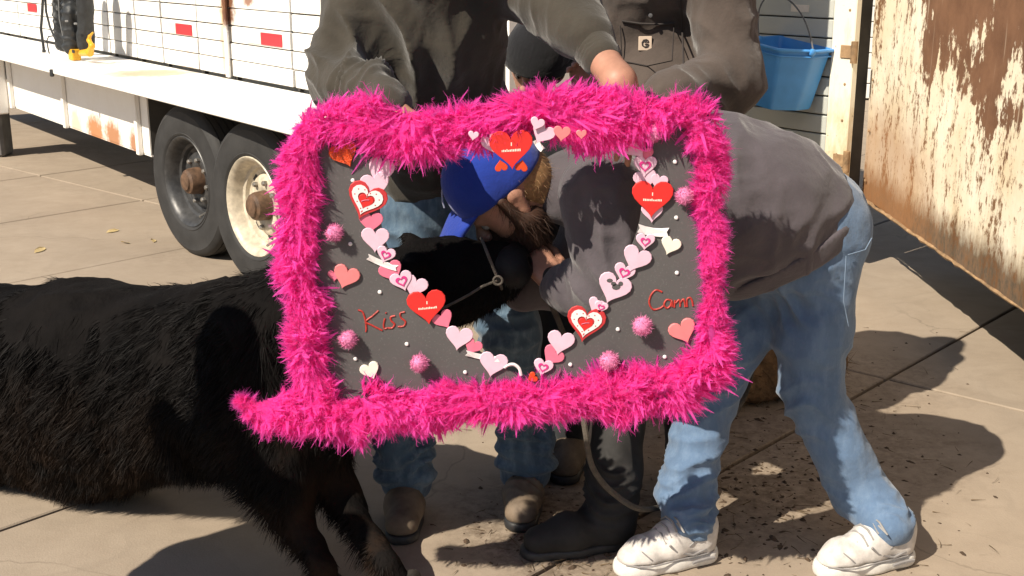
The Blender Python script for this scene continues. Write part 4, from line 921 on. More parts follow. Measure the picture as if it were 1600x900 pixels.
M['peel'] = peel(); M['rail_rust'] = simple('rail_rust', (.30, .19, .10), .85, .5, 18, .5, 80); M['gate_paint_shaded'] = None
def shed():
    t = tag(empty('metal_shed', (1.72, 4.0, .35)), 'raised rusty metal shed wall with cream paint peeling off brown', 'shed')
    x0, y0, y1, z0, z1 = 1.70, 1.2, 5.83, .35, 2.5
    # gently buckled sheet
    ny, nz = 120, 48; V = []; 
    for j in range(nz + 1):
        for i in range(ny + 1): V.append((x0, y0 + (y1-y0)*i/ny, z0 + .012 + (z1-z0-.012)*j/nz))
    V = np.array(V); V[:, 0] += (vnoise(V * A(1, 1.6, 1.6), 4) - .5) * .022 + (vnoise(V * 6, 6) - .5) * .006
    Q = np.array([(j*(ny+1)+i+1, j*(ny+1)+i, (j+1)*(ny+1)+i, (j+1)*(ny+1)+i+1) for j in range(nz) for i in range(ny)], np.int32)
    link('wall_sheet', mesh_np('wall_sheet', V, Q, True), M['peel'], t)
    MB().box((x0 + .02, y0, z0), (x0 + .06, y1 - .002, z1)).build('wall_frame', M['lining'], t)
    MB().box((x0 + .06, y0, z0), (3.4, y1 - .004, z0 + .06)).build('floor', M['lining'], t)
    MB().box((3.36, y0, z0 + .06), (3.4, y1 - .006, z1)).build('back_wall', M['lining'], t)
    MB().box((x0 - .03, y0 - .01, z1 + .002), (3.43, y1 + .01, z1 + .05)).build('roof', M['lining'], t)
    MB().box((x0 + .06, y1 - .05, z0 + .06), (3.36, y1 - .01, z1)).build('end_wall', M['lining'], t)
    # ragged foot rail
    mb = MB(); n = 90
    P0 = [A(x0 - .004 + rng.normal(0, .002), y0 + (y1-y0)*i/n, z0 + .010 + rng.normal(0, .0012)) for i in range(n + 1)]
    mb.tube(P0, [.006 + abs(rng.normal(0, .002)) for _ in P0], 6); mb.build('foot_rail', M['rail_rust'], t, True)
    for y in (1.6, 3.6, 5.5): MB().box((2.75, y - .1, 0), (2.95, y + .1, z0)).build('support_block', M['post_grey'], t)
    V_ = MB().box((1.640, 5.842, .35), (1.69, 5.87, 2.5)); V_.build('dark_gap_post', M['lining'], t)  # coloured near black to stand for the shade in the gap by the gate
    for k in range(9):
        z = .45 + k*.24; mb = MB(); mb.lathe([(.008,0),(.007,.003),(.0001,.005)], 8, Matrix.Translation((x0 - .004, y1 - .06, z)) @ Matrix.Rotation(R(-90), 4, 'Y')); mb.build('rivet', M['rail_rust'], t)
GD = unit(A(-.59, .807, 0)); GN = A(.807, .59, 0); GO = A(1.60, 5.74, 0)
def G(px, py, o=0):
    a = at(px, py, 1.0) - A(0, 0, CH); k = (GO @ GN + o) / (a @ GN); return A(0, 0, CH) + a * k
def gate():
    Mg = Matrix((tuple(GD), tuple(GN), (0, 0, 1))).transposed().to_4x4(); Mg.translation = Vector(GO)
    t = tag(empty('slatted_gate', GO), 'white slatted gate panel behind the blue bucket with stained hinge edge', 'gate')
    bx = lambda lo, hi, bev=0: MB().box(lo, hi, Mg, bev)
    for k in range(23):
        z = .30 + .0905*k; bx((.135, -.012 + rng.uniform(-.002, .002), z + .003), (1.5, .010, z + .0868), .004).build('board', M['gp'], t)
    bx((.135, .012, .30), (1.5, .02, 2.38)).build('backing', M['lining'], t)
    bx((.0, -.022, .28), (.13, .02, 2.42), .005).build('hinge_stile', M['gps'], t); bx((1.505, -.022, .28), (1.58, .02, 2.42), .005).build('end_stile', M['gp'], t)
    for z in (.55, L2(1322, 80), 2.1):
        h = MB(); c = Mg @ Vector((-.012, -.03, z)); h.tube([c - Vector((0,0,.05)), c + Vector((0,0,.05))], .016, 10); hi = h.build('hinge', M['rail_rust'], t, True)
        bx((0., -.029, z - .03), (.07, -.0225, z + .03), .002).build('hinge_leaf', M['rail_rust'], hi)
    for k in range(12):
        mb = MB(); mb.lathe([(.007,0),(.006,.003),(.0001,.004)], 8, Mg @ Matrix.Translation((.035, -.022, .4 + .17*k)) @ Matrix.Rotation(R(90), 4, 'X')); mb.build('bolt', M['rail_rust'], t)
    q = G(1250, 13, -.014); bx_ = MB().box((-.055, -.002, -.017), (.055, .002, .017), Matrix.Translation(q) @ Mg.to_3x3().to_4x4()); bx_.build('white_patch', M['white_tape'], t)  # small flat white rectangle on the gate boards
    hk = MB(); c = G(1232, -8, 0); hk.tube([c, c - GN*.05, c - GN*.075 + A(0,0,-.015), c - GN*.07 + A(0,0,-.0)], .005, 6); hk.build('hook', M['dark_metal'], t, True)
    # bucket: rounded trapezium plan, hung a little askew
    bc = G(1213, 165, -.16); top = G(1228, 70, -.16); upv = unit(top - bc); h = .30
    ex = unit(-GD - upv*(-GD).dot(upv)); ey = np.cross(upv, ex)          # ex right, ey away from viewer
    def ring(w_, d_, z, n=8, sh=.0):
        pts = []
        pl = [(-.5, .5), (-.5, .05), (-.27, -.5), (.27, -.5), (.5, .05), (.5, .5)]
        m = len(pl)
        for i in range(m):
            a, b, c_ = A(*pl[i-1]), A(*pl[i]), A(*pl[(i+1) % m]); r_ = .07
            p0, p1 = b + unit(a-b)*r_, b + unit(c_-b)*r_
            for t_ in np.linspace(0, 1, 5): q = (1-t_)**2*p0 + 2*t_*(1-t_)*b + t_*t_*p1; pts.append(bc + ex*q[0]*w_ + ey*q[1]*d_ + upv*z)
        return pts
    bk = tag(empty('bucket', bc), 'blue plastic bucket with wire handle hanging on the slatted gate', 'bucket')
    rings = [ring(.205, .19, .0), ring(.235, .215, .002), ring(.245, .225, .012), ring(.285, .255, h*.5), ring(.325, .285, h*.97), ring(.331, .291, h), ring(.321, .281, h), ring(.28, .25, h*.5), ring(.24, .22, .015)]
    n = len(rings[0]); V = [p for r_ in rings for p in r_]; Fs = [(i*n+k, i*n+(k+1)%n, (i+1)*n+(k+1)%n, (i+1)*n+k) for i in range(len(rings)-1) for k in range(n)] + [tuple(range(n)), tuple(range((len(rings)-1)*n, len(rings)*n))]
    bo = MB().add(V, Fs).build('body', M['bucket'], bk, True)
    rm = MB(); rm.tube(ring(.345, .305, h - .006), .008, 8, True); rm.tube(ring(.335, .295, h - .035), .004, 6, True); rm.build('rim', M['bucket'], bk, True)
    e0, e1 = bc + ex*-.165 + upv*(h-.012), bc + ex*.165 + upv*(h-.012); tp = c - GN*.07
    hn = MB(); mid = (e0+e1)/2; pts = []
    for a in np.linspace(0, math.pi, 22):
        v = mid - ex*.172*math.cos(a) + (tp - mid) * (math.sin(a)**.8); pts.append(v)
    hn.tube(pts, .0042, 7); hn.build('wire_handle', M['dark_metal'], bk, True)
    for e in (e0, e1):
        mb = MB(); mb.lathe([(.018,-.006),(.018,.006),(.010,.012),(.0001,.012)], 12, Matrix.Translation(e) @ Matrix.Rotation(R(90) if 0 else 0, 4, 'X') @ Vector(ex).to_track_quat('Z', 'Y').to_matrix().to_4x4()); mb.build('handle_lug', M['bucket'], bk, True)
def siding():
    Mx_ = simple('white_siding', (.8, .79, .75), .6, .05, 3)
    t = tag(empty('siding_wall', (0, 13, 0)), 'white board siding wall far behind, glimpsed between the two standing men', 'wall')
    for k in range(22): MB().box((-3, 12.99 + rng.uniform(-.004, .004), .02 + .16*k), (9, 13.02, .02 + .16*k + .15), None, .006).build('board', Mx_, t)
    MB().box((-3, 13.021, 0), (9, 13.2, 3.55)).build('backing', M['lining'], t)
def L2(px, py): return float(G(px, py)[2])
M['gp'] = trailer_paint('gate_paint_shaded', (.46, .48, .45), .8)  # white gate darkened to grey-green: its shade is put into the paint colour
def stile():
    g = N('stained_stile'); n = g.noise(7, 6, .7, stretch=(1, 1, .4)); Z = g.sep(g.pos)[2]
    c = g.mix(g.ramp(g.math('ADD', n, g.math('MULTIPLY', g.math('SUBTRACT', 1.1, Z), .35)), (.55, 0), (.85, 1)), (.80, .76, .64), (.50, .37, .17))
    c = g.mix(g.ramp(g.noise(30, 5, .7), (.64, 0), (.70, .9)), c, (.13, .08, .035))
    return g.fin(c, .6, g.bump(n, .2, .004), spec=.3)
M['gps'] = stile(); M['bucket'] = simple('blue_plastic', (.06, .27, .66), .38, .08, 12, .05, 30, spec=.5)

def block_and_ropes():
    c = gr(1172, 640); t = tag(empty('straw_bale', c), 'low brown bale standing behind the bent man legs', 'bale')
    a = R(18); Mb = Matrix.Translation(c + A(-.02, .18, 0)) @ Matrix.Rotation(a, 4, 'Z')
    V, Q = sdf_mesh([P(A(-.36,y,z), A(.30,y,z), .05, None, .05) for y in (-.13, 0, .13) for z in (.055, .12, .185)], .012)
    V = V + vnormals(V, Q) * ((vnoise(V*45, 3) - .5)*.014 + (vnoise(V*14, 8) - .5)*.02)[:, None]
    V = np.array([Mb @ Vector(v) for v in V]); V[:, 2] = np.maximum(V[:, 2], 0.002)
    b = link('straw', mesh_np('straw', V, Q, True), M['bale'], t); fuzz(b, 3500, .035, .0028, A(.9, .2, .1), M['bale'], 'straw_ends', 1.4)
    for x in (-.16, .10):
        mb = MB(); mb.tube([Mb @ Vector((x, .19*math.cos(k), .122 + .125*math.sin(k))) for k in np.linspace(0, 6.28, 20)[:-1]], .003, 5, True); mb.build('twine', M['rope'], t, True)
    # lead rope: from the halter down past the boots and round behind the legs
    def curve(pts, n=10):
        out = []; Pn = [A(q) for q in pts]
        for i in range(len(Pn) - 1):
            p0, p1, p2, p3 = Pn[max(i-1, 0)], Pn[i], Pn[i+1], Pn[min(i+2, len(Pn)-1)]
            for t_ in np.arange(n) / n: out.append(.5*((2*p1) + (-p0+p2)*t_ + (2*p0-5*p1+4*p2-p3)*t_**2 + (-p0+3*p1-3*p2+p3)*t_**3))
        return out + [Pn[-1]]
    mb = MB(); mb.tube(curve([at(838,428,2.88), at(872,500,2.86), at(903,590,2.82), at(914,670,2.76), at(926,730,2.77), at(960,772,2.79), at(1010,796,2.82), at(1070,770,3.2), at(1120,690,3.55), at(1160,628,3.72), at(1174,585,3.70), at(1176,548,3.72)]), .0075, 8)
    r_ = mb.build('lead_rope', M['rope'], None, True); tag(r_, 'grey lead rope looping down past the black rubber boot', 'rope')
    h = tag(empty('rope_halter', at(779,438,2.69)), 'thin rope halter round the black calf nose', 'halter')
    mb = MB(); mb.tube(curve([at(752,372,2.76), at(760,392,2.685), at(768,412,2.673), at(779,438,2.678), at(784,452,2.71), at(782,462,2.77)]), .0038, 7); mb.build('nose_band', M['rope'], h, True)
    mb = MB(); mb.tube(curve([at(779,438,2.69), at(755,447,2.672), at(730,462,2.662), at(690,482,2.655), at(655,492,2.655)]), .0032, 7); mb.build('cheek_strap', M['rope'], h, True)
    mb = MB(); q = at(778,438,2.672); mb.tube([q + A(.010*math.cos(k), -.002, .010*math.sin(k)) for k in np.linspace(0, 6.28, 14)[:-1]], .003, 6, True); mb.build('ring', M['rope'], h, True)
M['bale'] = simple('bale', (.15, .085, .04), .9, .45, 30, .6, 60, .01)

# ------------------------------------------------------------------ the valentine photo board
BY = 2.50
def bp(px, py, off=0.0): return at(px, py, BY) + A(0, -off, 0)          # a point on the board's upright face, off towards the viewer
PXM = float(np.linalg.norm(bp(801, 400) - bp(800, 400)))
def board_mat():
    g = N('foam_board'); c = g.mix(g.ramp(g.noise(5, 4, .6), (.3, 0), (.7, 1)), (.088, .084, .085), (.104, .099, .1))
    c = g.mix(g.ramp(g.noise(260, 2, .5), (.6, 0), (.75, .4)), c, (.19, .18, .18))
    return g.fin(c, .6, g.bump(g.noise(18, 4, .6), .06, .004), spec=.3)
M['board'] = board_mat()
def paper(name, col): return simple(name, col, .6, .06, 40, .08, 120)
for k_, c_ in dict(red=(.66,.022,.018), dred=(.50,.03,.035), orange=(.62,.055,.008), pink=(.72,.17,.27), salmon=(.72,.21,.22), lpink=(.74,.50,.62), white=(.80,.76,.76), cream=(.80,.77,.66), mag=(.60,.03,.22)).items(): M[k_] = paper('paper_' + k_, c_)
M['glitter'] = simple('glitter_orange', (.66,.07,.008), .35, .5, 260, .7, 320, .004); M['redglit'] = simple('red_glitter_glue', (.42,.035,.025), .4, .4, 200, .5, 400, .002)
M['pompom'] = simple('pompom_pink', (.70,.22,.42), .9, .25, 60); M['gem'] = simple('gem', (.8,.8,.8), .25, .05)
def pink_mat(name, tr):
    g = N(name); c = g.mix(g.ramp(g.noise(16, 4, .6), (.3, 0), (.7, 1)), (.99, .115, .60), (.99, .17, .70))
    g.fin(c, .75, None, spec=.2, sheen=.3)
    t = g.n('BsdfTranslucent'); g.put(t.inputs[0], c); mx = g.n('MixShader'); mx.inputs[0].default_value = tr
    g.l(g.p.outputs[0], mx.inputs[1]); g.l(t.outputs[0], mx.inputs[2]); g.l(mx.outputs[0], g.out.inputs[0]); return g.m
M['boa'] = pink_mat('feather_pink', .72)
def heart_pts(n=28):
    t = np.linspace(0, 2*math.pi, n, endpoint=False) + math.pi/n
    x = 16*np.sin(t)**3; z = 13*np.cos(t) - 5*np.cos(2*t) - 2*np.cos(3*t) - np.cos(4*t)
    return np.stack([x / 32, (z + 2.5) / 32], 1)
HP = heart_pts()
def heart(name, m, px, py, wpx, rot, parent, off=.002, th=.003, sy=1.0, sx=1.0, hole=None):
    """heart cut-out: px centre, width in pixels, rot degrees clockwise"""
    c = bp(px, py); wm = wpx * PXM; a = -R(rot); H = HP * A(sx, sy) * wm
    H = np.stack([H[:, 0]*math.cos(a) - H[:, 1]*math.sin(a), H[:, 0]*math.sin(a) + H[:, 1]*math.cos(a)], 1)
    f = lambda s, o: [(c[0] + x*s, c[1] - o, c[2] + z*s) for x, z in H]
    n = len(H); bv = min(.0012, th*.35); k = 1 - 2.2*bv/wm
    mb = MB()
    if hole is None:
        V = f(1, off) + f(1, off + th - bv) + f(k, off + th)
        ctr = (c[0], c[1] - off - th, c[2]); V.append(ctr)
        Fs = [(r*n+i, r*n+(i+1)%n, (r+1)*n+(i+1)%n, (r+1)*n+i) for r in range(2) for i in range(n)] + [(2*n+i, 2*n+(i+1)%n, 3*n) for i in range(n)]
    else:
        V = f(1, off) + f(1, off + th) + f(hole, off + th) + f(hole, off)
        Fs = [(r*n+i, r*n+(i+1)%n, ((r+1)%4)*n+(i+1)%n, ((r+1)%4)*n+i) for r in range(4) for i in range(n)]
    mb.add(V, Fs); return mb.build(name, m, parent)
def stroke(name, m, lines, parent, r, off):
    mb = MB()
    for ln in lines:
        pts = [bp(x, y, off) for x, y in ln]; q = []
        for i in range(len(pts) - 1):
            p0, p1, p2, p3 = pts[max(i-1,0)], pts[i], pts[i+1], pts[min(i+2,len(pts)-1)]
            for t in np.arange(5)/5: q.append(.5*((2*p1)+(-p0+p2)*t+(2*p0-5*p1+4*p2-p3)*t**2+(-p0+3*p1-3*p2+p3)*t**3))
        q.append(pts[-1]); mb.tube(q, r, 6)
    return mb.build(name, m, parent, True)
def photo_board():
    t = tag(empty('photo_board', bp(800, 648)), 'grey valentine photo board with heart shaped opening, pink feather boa and paper hearts', 'photo board')
    hole = [(797,248),(772,212),(724,190),(672,190),(628,212),(602,255),(594,310),(598,362),(618,410),(652,455),(700,508),(752,550),(800,580),(824,592),(850,572),(890,528),(930,478),(960,432),(984,390),(999,345),(1003,300),(998,256),(982,222),(950,196),(900,186),(852,196),(818,220)]
    hp = []
    m = len(hole)
    for i in range(m):
        p0, p1, p2, p3 = [A(*hole[(i+k) % m]) for k in (-1, 0, 1, 2)]
        for s in (0, .33, .66):
            hp.append(p1 if i == 0 and s == 0 else .5*((2*p1)+(-p0+p2)*s+(2*p0-5*p1+4*p2-p3)*s*s+(-p0+3*p1-3*p2+p3)*s**3))
    cs = [A(478,207), A(1110,170), A(1113,606), A(490,648)]; ctr = A(800,410)
    def out(d):
        best = None
        for i in range(4):
            a, b = cs[i], cs[(i+1) % 4]; e = b - a; den = d[0]*e[1] - d[1]*e[0]
            if abs(den) < 1e-9: continue
            w_ = a - ctr; k = (w_[0]*e[1] - w_[1]*e[0]) / den; s = (w_[0]*d[1] - w_[1]*d[0]) / den
            if k > 0 and -1e-6 <= s <= 1 + 1e-6: best = k if best is None else min(best, k)
        return ctr + d*best
    ang = sorted([(math.atan2(*(q - ctr)[::-1]), q) for q in hp], key=lambda v: v[0])
    hq = [q for _, q in ang]; oq = [out(unit(q - ctr)) for q in hq]
    for c in cs:                                                     # snap the nearest ray to each corner
        k = int(np.argmin([np.linalg.norm(o - c) for o in oq])); oq[k] = c
    n = len(hq); V = []
    for off in (0, .006): V += [bp(*q, off) for q in oq] + [bp(*q, off) for q in hq]
    Fs = []
    for i in range(n):
        j = (i+1) % n
        Fs += [(i, j, n+j, n+i), (2*n+i, 3*n+i, 3*n+j, 2*n+j), (i, 2*n+i, 2*n+j, j), (n+i, n+j, 3*n+j, 3*n+i)]
    MB().add(V, Fs).build('board', M['board'], t)
    B = .0065
    # ---- garland round the opening
    def ringheart(x, y, w_, r_, off=B, m='lpink', m2='mag'):
        h = heart('paper_heart', M[m], x, y, w_, r_, t, off); heart('inner_ring', M[m2], x, y, w_*.52, r_, h, off + .0032, .0012, hole=.62)
    def lettered(x, y, w_, r_, off):
        h = heart('paper_heart', M['red'], x, y, w_, r_, t, off, .004)
        mb = MB(); a = -R(r_)
        xs = -.22
        while xs < .22:                                              # a row of tiny white printed strokes, unreadable at this size
            ww = rng.uniform(.018, .032); hh = rng.uniform(.035, .06)
            cx, cz = xs*w_*PXM, -.01*w_*PXM; c = bp(x, y, off + .0044)
            q = [(xs, -.03), (xs+ww, -.03), (xs+ww, -.03+hh), (xs, -.03+hh)]
            mb.add([c + A(math.cos(a)*u - math.sin(a)*v, 0, math.sin(a)*u + math.cos(a)*v)*w_*PXM for u, v in q], [(0,1,2,3)]); xs += ww + .012
        c = bp(x, y, off + .0044); mb.add([c + A(u, 0, v)*w_*PXM for u, v in ((-.012,.10),(.012,.10),(.012,.18),(-.012,.18))], [(0,1,2,3)])
        mb.build('lettering', M['cream'], h); return h
    def doily(x, y, w_, r_, off=B + .004):
        h = heart('paper_heart', M['dred'], x, y, w_, r_, t, off, .003, sy=1.05)
        heart('lace_ring', M['white'], x, y - w_*.02, w_*.80, r_, h, off + .0032, .0015, hole=.55)
        dots = MB(); a = -R(r_); c = bp(x, y - w_*.02, off + .0049)
        for (u, v) in HP[::2]:
            u, v = u*.80*.78*w_*PXM, v*.80*.78*w_*PXM; q = c + A(u*math.cos(a)-v*math.sin(a), 0, u*math.sin(a)+v*math.cos(a))
            dots.lathe([(.0016,0),(.0001,.0006)], 6, Matrix.Translation(q) @ Matrix.Rotation(R(90), 4, 'X'))
        dots.build('lace_dot', M['dred'], h)
        ih = heart('inner_heart', M['red'], x, y, w_*.38, r_, h, off + .0034, .002)
        stroke('lettering', M['pink'], [[(x - w_*.10, y + w_*.02 - w_*.05), (x, y - w_*.06), (x + w_*.10, y - w_*.06)]], h, .0009, off + .006)
    def ribbon(x0, y0, x1, y1, wd, off=B + .003, m='white'):
        d = unit(A(x1-x0, y1-y0)); nrm = A(-d[1], d[0]) * wd/2; mb = MB()
        L_ = math.hypot(x1-x0, y1-y0); pts = []
        for s, k in ((0, 1), (.06, 0), (.0, -1)): pts.append(A(x0, y0) + d*L_*s + nrm*k)
        low = [A(x0, y0) + d*L_*s - nrm + A(0, math.sin(s*math.pi)*wd*.25) for s in (.25, .5, .75)]
        end = [A(x1, y1) - nrm, A(x1, y1) - d*L_*.07, A(x1, y1) + nrm]
        up = [A(x0, y0) + d*L_*s + nrm + A(0, math.sin(s*math.pi)*wd*.25) for s in (.75, .5, .25)]
        P_ = pts + low + end + up; n_ = len(P_)
        f = [bp(*q, off) for q in P_]; b_ = [bp(*q, off + .0018 + .002*math.sin(i)) for i, q in enumerate(P_)]
        mb.add(f + b_, [tuple(range(n_)), tuple(range(n_, 2*n_))] + [(i, (i+1) % n_, n_+(i+1) % n_, n_+i) for i in range(n_)]); mb.build('paper_ribbon', M[m], t)
    H = lambda m, x, y, w_, r_, off=B, **k: heart('paper_heart', M[m], x, y, w_, r_, t, off, **k)
    H('lpink', 594, 268, 40, 20, B, sy=1.3); H('lpink', 588, 290, 46, -12, B + .002); doily(572, 314, 62, 22); H('pink', 580, 347, 38, 5); H('lpink', 587, 374, 44, 3, B + .002)
    ringheart(603, 397, 30, 20, B + .003); ribbon(575, 399, 622, 417, 9); H('pink', 613, 424, 38, -25, B + .001); ringheart(629, 438, 36, -18, B + .003); H('lpink', 648, 447, 40, 20, B + .001)
    lettered(668, 478, 62, -6, B + .005); H('pink', 694, 499, 34, -30); H('lpink', 717, 527, 44, 10, B + .003); H('pink', 738, 540, 30, 30, B + .001); ribbon(728, 549, 782, 559, 8); H('lpink', 770, 568, 46, 12, B + .003)
    stroke('paper_hook', M['white'], [[(788,572),(794,568),(803,567),(811,573),(814,584)]], t, .0036, B + .004); H('orange', 831, 588, 18, 60, B + .002)
    ringheart(848, 572, 32, 14, B + .003); H('pink', 862, 555, 36, 40, B + .001); H('lpink', 875, 534, 44, 12, B + .003); doily(914, 505, 62, 10); H('lpink', 930, 476, 28, 30, B + .002); ringheart(938, 478, 22, 20, B + .004); H('lpink', 957, 450, 54, 22, B + .003)
    sw = MB()
    for x, y, w_, h_ in ((952,436,10,7),(962,446,14,10),(969,441,8,8),(958,441,9,7)):
        c = bp(x, y, B + .0064); sw.add([c + A(w_*.5*PXM*math.cos(k), 0, h_*.5*PXM*math.sin(k)) for k in np.linspace(0, 6.28, 9)[:-1]], [tuple(range(8))])
    sw.build('grey_mark', M['board'], t)
    ringheart(974, 425, 34, 18, B + .002); H('lpink', 992, 404, 46, 24, B + .004); ringheart(1007, 376, 30, 5, B + .005); ribbon(996, 355, 1044, 361, 13, B + .002); H('lpink', 1018, 332, 34, 0, B + .001); lettered(1018, 310, 64, 2, B + .005)
    H('lpink', 1008, 281, 36, -15, B + .001); H('lpink', 1028, 284, 28, 15, B + .0015); ringheart(1007, 259, 36, 2, B + .003); H('pink', 1006, 242, 28, 0, B + .001); H('lpink', 993, 231, 40, -40, B + .004, sx=.85)
    lettered(799, 230, 66, -3, B + .030); H('lpink', 838, 188, 22, 20, B + .052); H('lpink', 846, 204, 36, 30, B + .045); H('salmon', 876, 203, 26, 6, B + .052); H('lpink', 741, 206, 16, 10, B + .052); H('salmon', 906, 204, 16, 0, B + .052); H('orange', 783, 254, 20, 170, B + .026); H('orange', 815, 254, 20, 190, B + .026)
    ribbon(836, 214, 848, 230, 9, B + .03); H('lpink', 770, 222, 30, -25, B + .027, sy=1.3)
    # ---- scattered decorations
    heart('foam_heart', M['glitter'], 540, 241, 44, -24, t, B, .008)['label'] = 'orange glitter foam heart'
    for x, y, w_, r_, m in ((541,432,42,20,'salmon'),(1067,517,44,-24,'salmon'),(580,578,32,-22,'cream'),(1046,383,32,20,'cream')): heart('foam_heart', M[m], x, y, w_, r_, t, B, .006)
    H('pink', 523, 430, 20, 0)
    for x, y, r_ in ((525,360,15),(546,525,16),(656,562,16),(1002,504,17),(1067,303,15),(1019,204,16),(950,558,17)):
        c = bp(x, y, B + r_*PXM*.8); rm = r_*PXM; n = 900
        mb = MB(); mb.lathe([(.0001,-rm*.82)] + [(rm*.82*math.cos(a), rm*.82*math.sin(a)) for a in (-1,-.5,0,.5,1)] + [(.0001,rm*.82)], 12, Matrix.Translation(c)); pm = mb.build('pompom', M['pompom'], t, True)
        d = rng.normal(size=(n, 3)); d /= np.linalg.norm(d, axis=1)[:, None]
        V, Q = strands(c + d*rm*.70, d, rm*.24*rng.uniform(.7, 1.3, n), np.full(n, .0017), rng.normal(size=(n, 3))*.35, 2)
        tag(link('pompom_fibre', mesh_np('pompom_fibre', V, Q), M['pompom'], pm), kind='stuff')
    for x, y in ((552,281),(548,380),(594,455),(636,536),(556,559),(727,580),(1054,252),(1056,339),(1057,425),(965,513),(1038,556),(891,568)):
        mb = MB(); mb.lathe([(.0046,0),(.0046,.001),(.0032,.003),(.0001,.0036)], 8, Matrix.Translation(bp(x, y, B)) @ Matrix.Rotation(R(90), 4, 'X')); mb.build('gem', M['gem'], t)
    stroke('glitter_word', M['redglit'], [[(560,483),(567,486),(571,497),(573,512),(572,517)],[(592,484),(583,492),(572,501),(582,507),(598,515)],[(602,496),(600,505),(601,512),(605,511)],[(618,492),(611,494),(612,500),(617,505),(613,511),(606,511)],[(633,486),(626,488),(627,495),(634,501),(631,508),(622,509)]], t, .0021, B)
    stroke('glitter_dot', M['redglit'], [[(603,487),(604,488)]], t, .0022, B)
    stroke('glitter_word', M['redglit'], [[(1034,455),(1024,452),(1016,461),(1014,473),(1020,482),(1031,480),(1036,476)],[(1048,468),(1041,467),(1037,474),(1041,480),(1047,476),(1049,468),(1050,478)],[(1053,479),(1054,468),(1055,472),(1060,467),(1062,472),(1062,478)],[(1062,472),(1067,466),(1069,471),(1070,478)],[(1073,478),(1073,466),(1078,464),(1081,470),(1082,477)]], t, .0021, B)
    # ---- feather boa all the way round
    path = [(540,184,32),(612,194,50),(655,205,48),(700,212,40),(745,193,37),(790,180,37),(840,174,38),(892,181,44),(940,187,46),(985,182,41),(1035,174,39),(1080,180,40),(1104,217,32),(1112,262,28),(1108,310,27),(1108,370,25),(1111,420,24),(1114,470,24),(1110,520,28),(1104,560,42),(1070,592,44),(1010,606,42),(950,612,46),(880,620,42),(820,628,38),(760,624,38),(700,628,38),(640,632,40),(590,636,44),(545,648,40),(500,634,42),(486,590,36),(482,540,36),(476,480,37),(472,430,36),(468,380,36),(466,330,35),(472,270,33),(482,215,34)]
    tail = [(520,640,42),(470,636,44),(425,640,40),(395,634,22),(372,622,8)]
    def sample(pth, closed, step=4.0):
        out = []; m = len(pth)
        for i in range(m if closed else m - 1):
            q = [A(*pth[(i+k) % m]) if closed else A(*pth[min(max(i+k, 0), m-1)]) for k in (-1, 0, 1, 2)]
            ns = max(2, int(np.linalg.norm((q[2]-q[1])[:2]) / step))
            for s in np.arange(ns)/ns: out.append(.5*((2*q[1])+(-q[0]+q[2])*s+(2*q[0]-5*q[1]+4*q[2]-q[3])*s*s+(-q[0]+3*q[1]-3*q[2]+q[3])*s**3))
        return np.array(out)
    boa = tag(empty('feather_boa', bp(800, 180)), kind=None); boa.parent = t; bpy_parent_inverse(boa, t)
    for nm, S in (('boa_strand', sample(path, True)), ('boa_end', sample(tail, False))):
        closed = nm == 'boa_strand'
        C = np.array([bp(x, y, .008) for x, y, _ in S]); Rr = S[:, 2] * PXM
        core = MB(); wob = vnoise(C*20, 3); core.tube(list(C + A(0,.0,0)), list(Rr*(.28 + .18*wob)), 10, closed); co = core.build(nm, M['boa'], boa, True)
        T = np.gradient(C, axis=0); T /= np.linalg.norm(T, axis=1)[:, None]; Sd = np.cross(T, A(0, 1, 0)); Sd /= np.linalg.norm(Sd, axis=1)[:, None]
        wgt = Rr / Rr.sum()
        n = 16000 if closed else 1900
        k = rng.choice(len(C), n, p=wgt); th = np.where(rng.random(n) < .3, rng.choice([-1, 1], n)*rng.uniform(1.0, 1.8, n), rng.uniform(-1.5, 1.5, n))
        rad = np.sin(th)[:, None]*Sd[k] + np.cos(th)[:, None]*A(0, -.62, 0)
        lump = .75 + .55*vnoise(C*17, 21)[k]
        p = C[k] + T[k]*rng.uniform(-.006, .006, n)[:, None] + rad*(Rr[k]*lump*rng.uniform(.30, .66, n))[:, None]
        s1, s2, s3 = [vnoise(p*20, q) - .5 for q in (5, 8, 14)]                      # neighbouring feathers share a lean
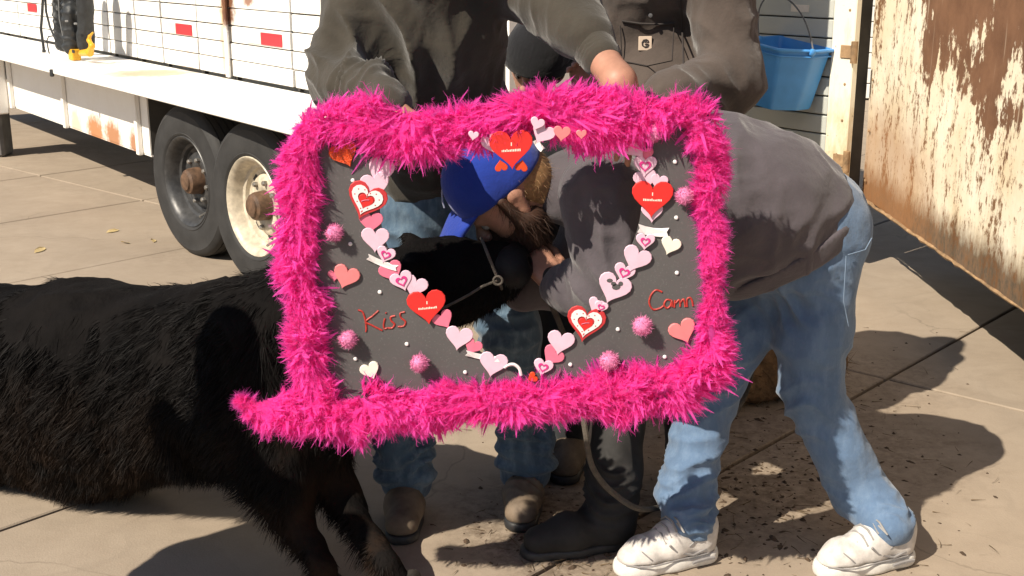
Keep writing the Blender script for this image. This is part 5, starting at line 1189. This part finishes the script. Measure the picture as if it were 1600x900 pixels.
        d = rad*.30 + T[k]*(s1*5.0)[:, None] + Sd[k]*(s3*2.6)[:, None] + A(0, 0, 1)*(s2*3.0 - .15)[:, None] + rng.normal(size=(n, 3))*.30
        d /= np.linalg.norm(d, axis=1)[:, None]
        edge_ = np.abs(np.sin(th))
        Lf = Rr[k]*rng.uniform(.36, .66, n)*(.60 + .65*vnoise(p*30, 11)); Lf[rng.random(n) < .03] *= 1.3
        nrm_ = rad/np.linalg.norm(rad, axis=1)[:, None]
        bend = rng.normal(size=(n, 3))*.30 + T[k]*(s2*1.4)[:, None] + nrm_*.22 + A(0, 0, -.12)
        fc = nrm_ + rng.normal(size=(n, 3))*.35
        V, Q = strands(p, d, Lf, rng.uniform(.0038, .0082, n), bend, 5, fc, True); tag(link('plumes', mesh_np('plumes', V, Q, True), M['boa'], co), kind='stuff')
        nb_ = 22; ts = np.linspace(.10, 1.0, nb_)
        side = np.cross(d, fc); side /= np.linalg.norm(side, axis=1)[:, None] + 1e-9
        root = (p[:, None] + d[:, None]*(Lf[:, None]*ts)[..., None] + bend[:, None]*(Lf[:, None]*ts*ts)[..., None]).reshape(-1, 3)
        tan = d[:, None] + 2*bend[:, None]*ts[None, :, None]; tan /= np.linalg.norm(tan, axis=2)[..., None]
        sg = np.where(np.arange(nb_) % 2 == 0, 1, -1)[None, :, None]
        bd = (tan*.85 + side[:, None]*sg*.8 + rng.normal(size=(n, nb_, 3))*.30).reshape(-1, 3); bd /= np.linalg.norm(bd, axis=1)[:, None]
        Lb = (.0118*np.sqrt(np.sin(np.clip(ts, .10, .93)*math.pi))[None, :]*rng.uniform(.65, 1.2, (n, nb_))).ravel()
        V, Q = strands(root, bd, Lb, np.full(len(Lb), .0012), rng.normal(size=(len(Lb), 3))*.6, 2, np.repeat(fc, nb_, 0) + rng.normal(size=(len(Lb), 3))*.3)
        tag(link('barbs', mesh_np('barbs', V, Q, True), M['boa'], co), kind='stuff')
    return t

yard(); trailer(); deck_things(); shed(); gate(); siding(); block_and_ropes(); calf(); standing_man(); jacket_man(); child(); figure(); bent_man(); photo_board()
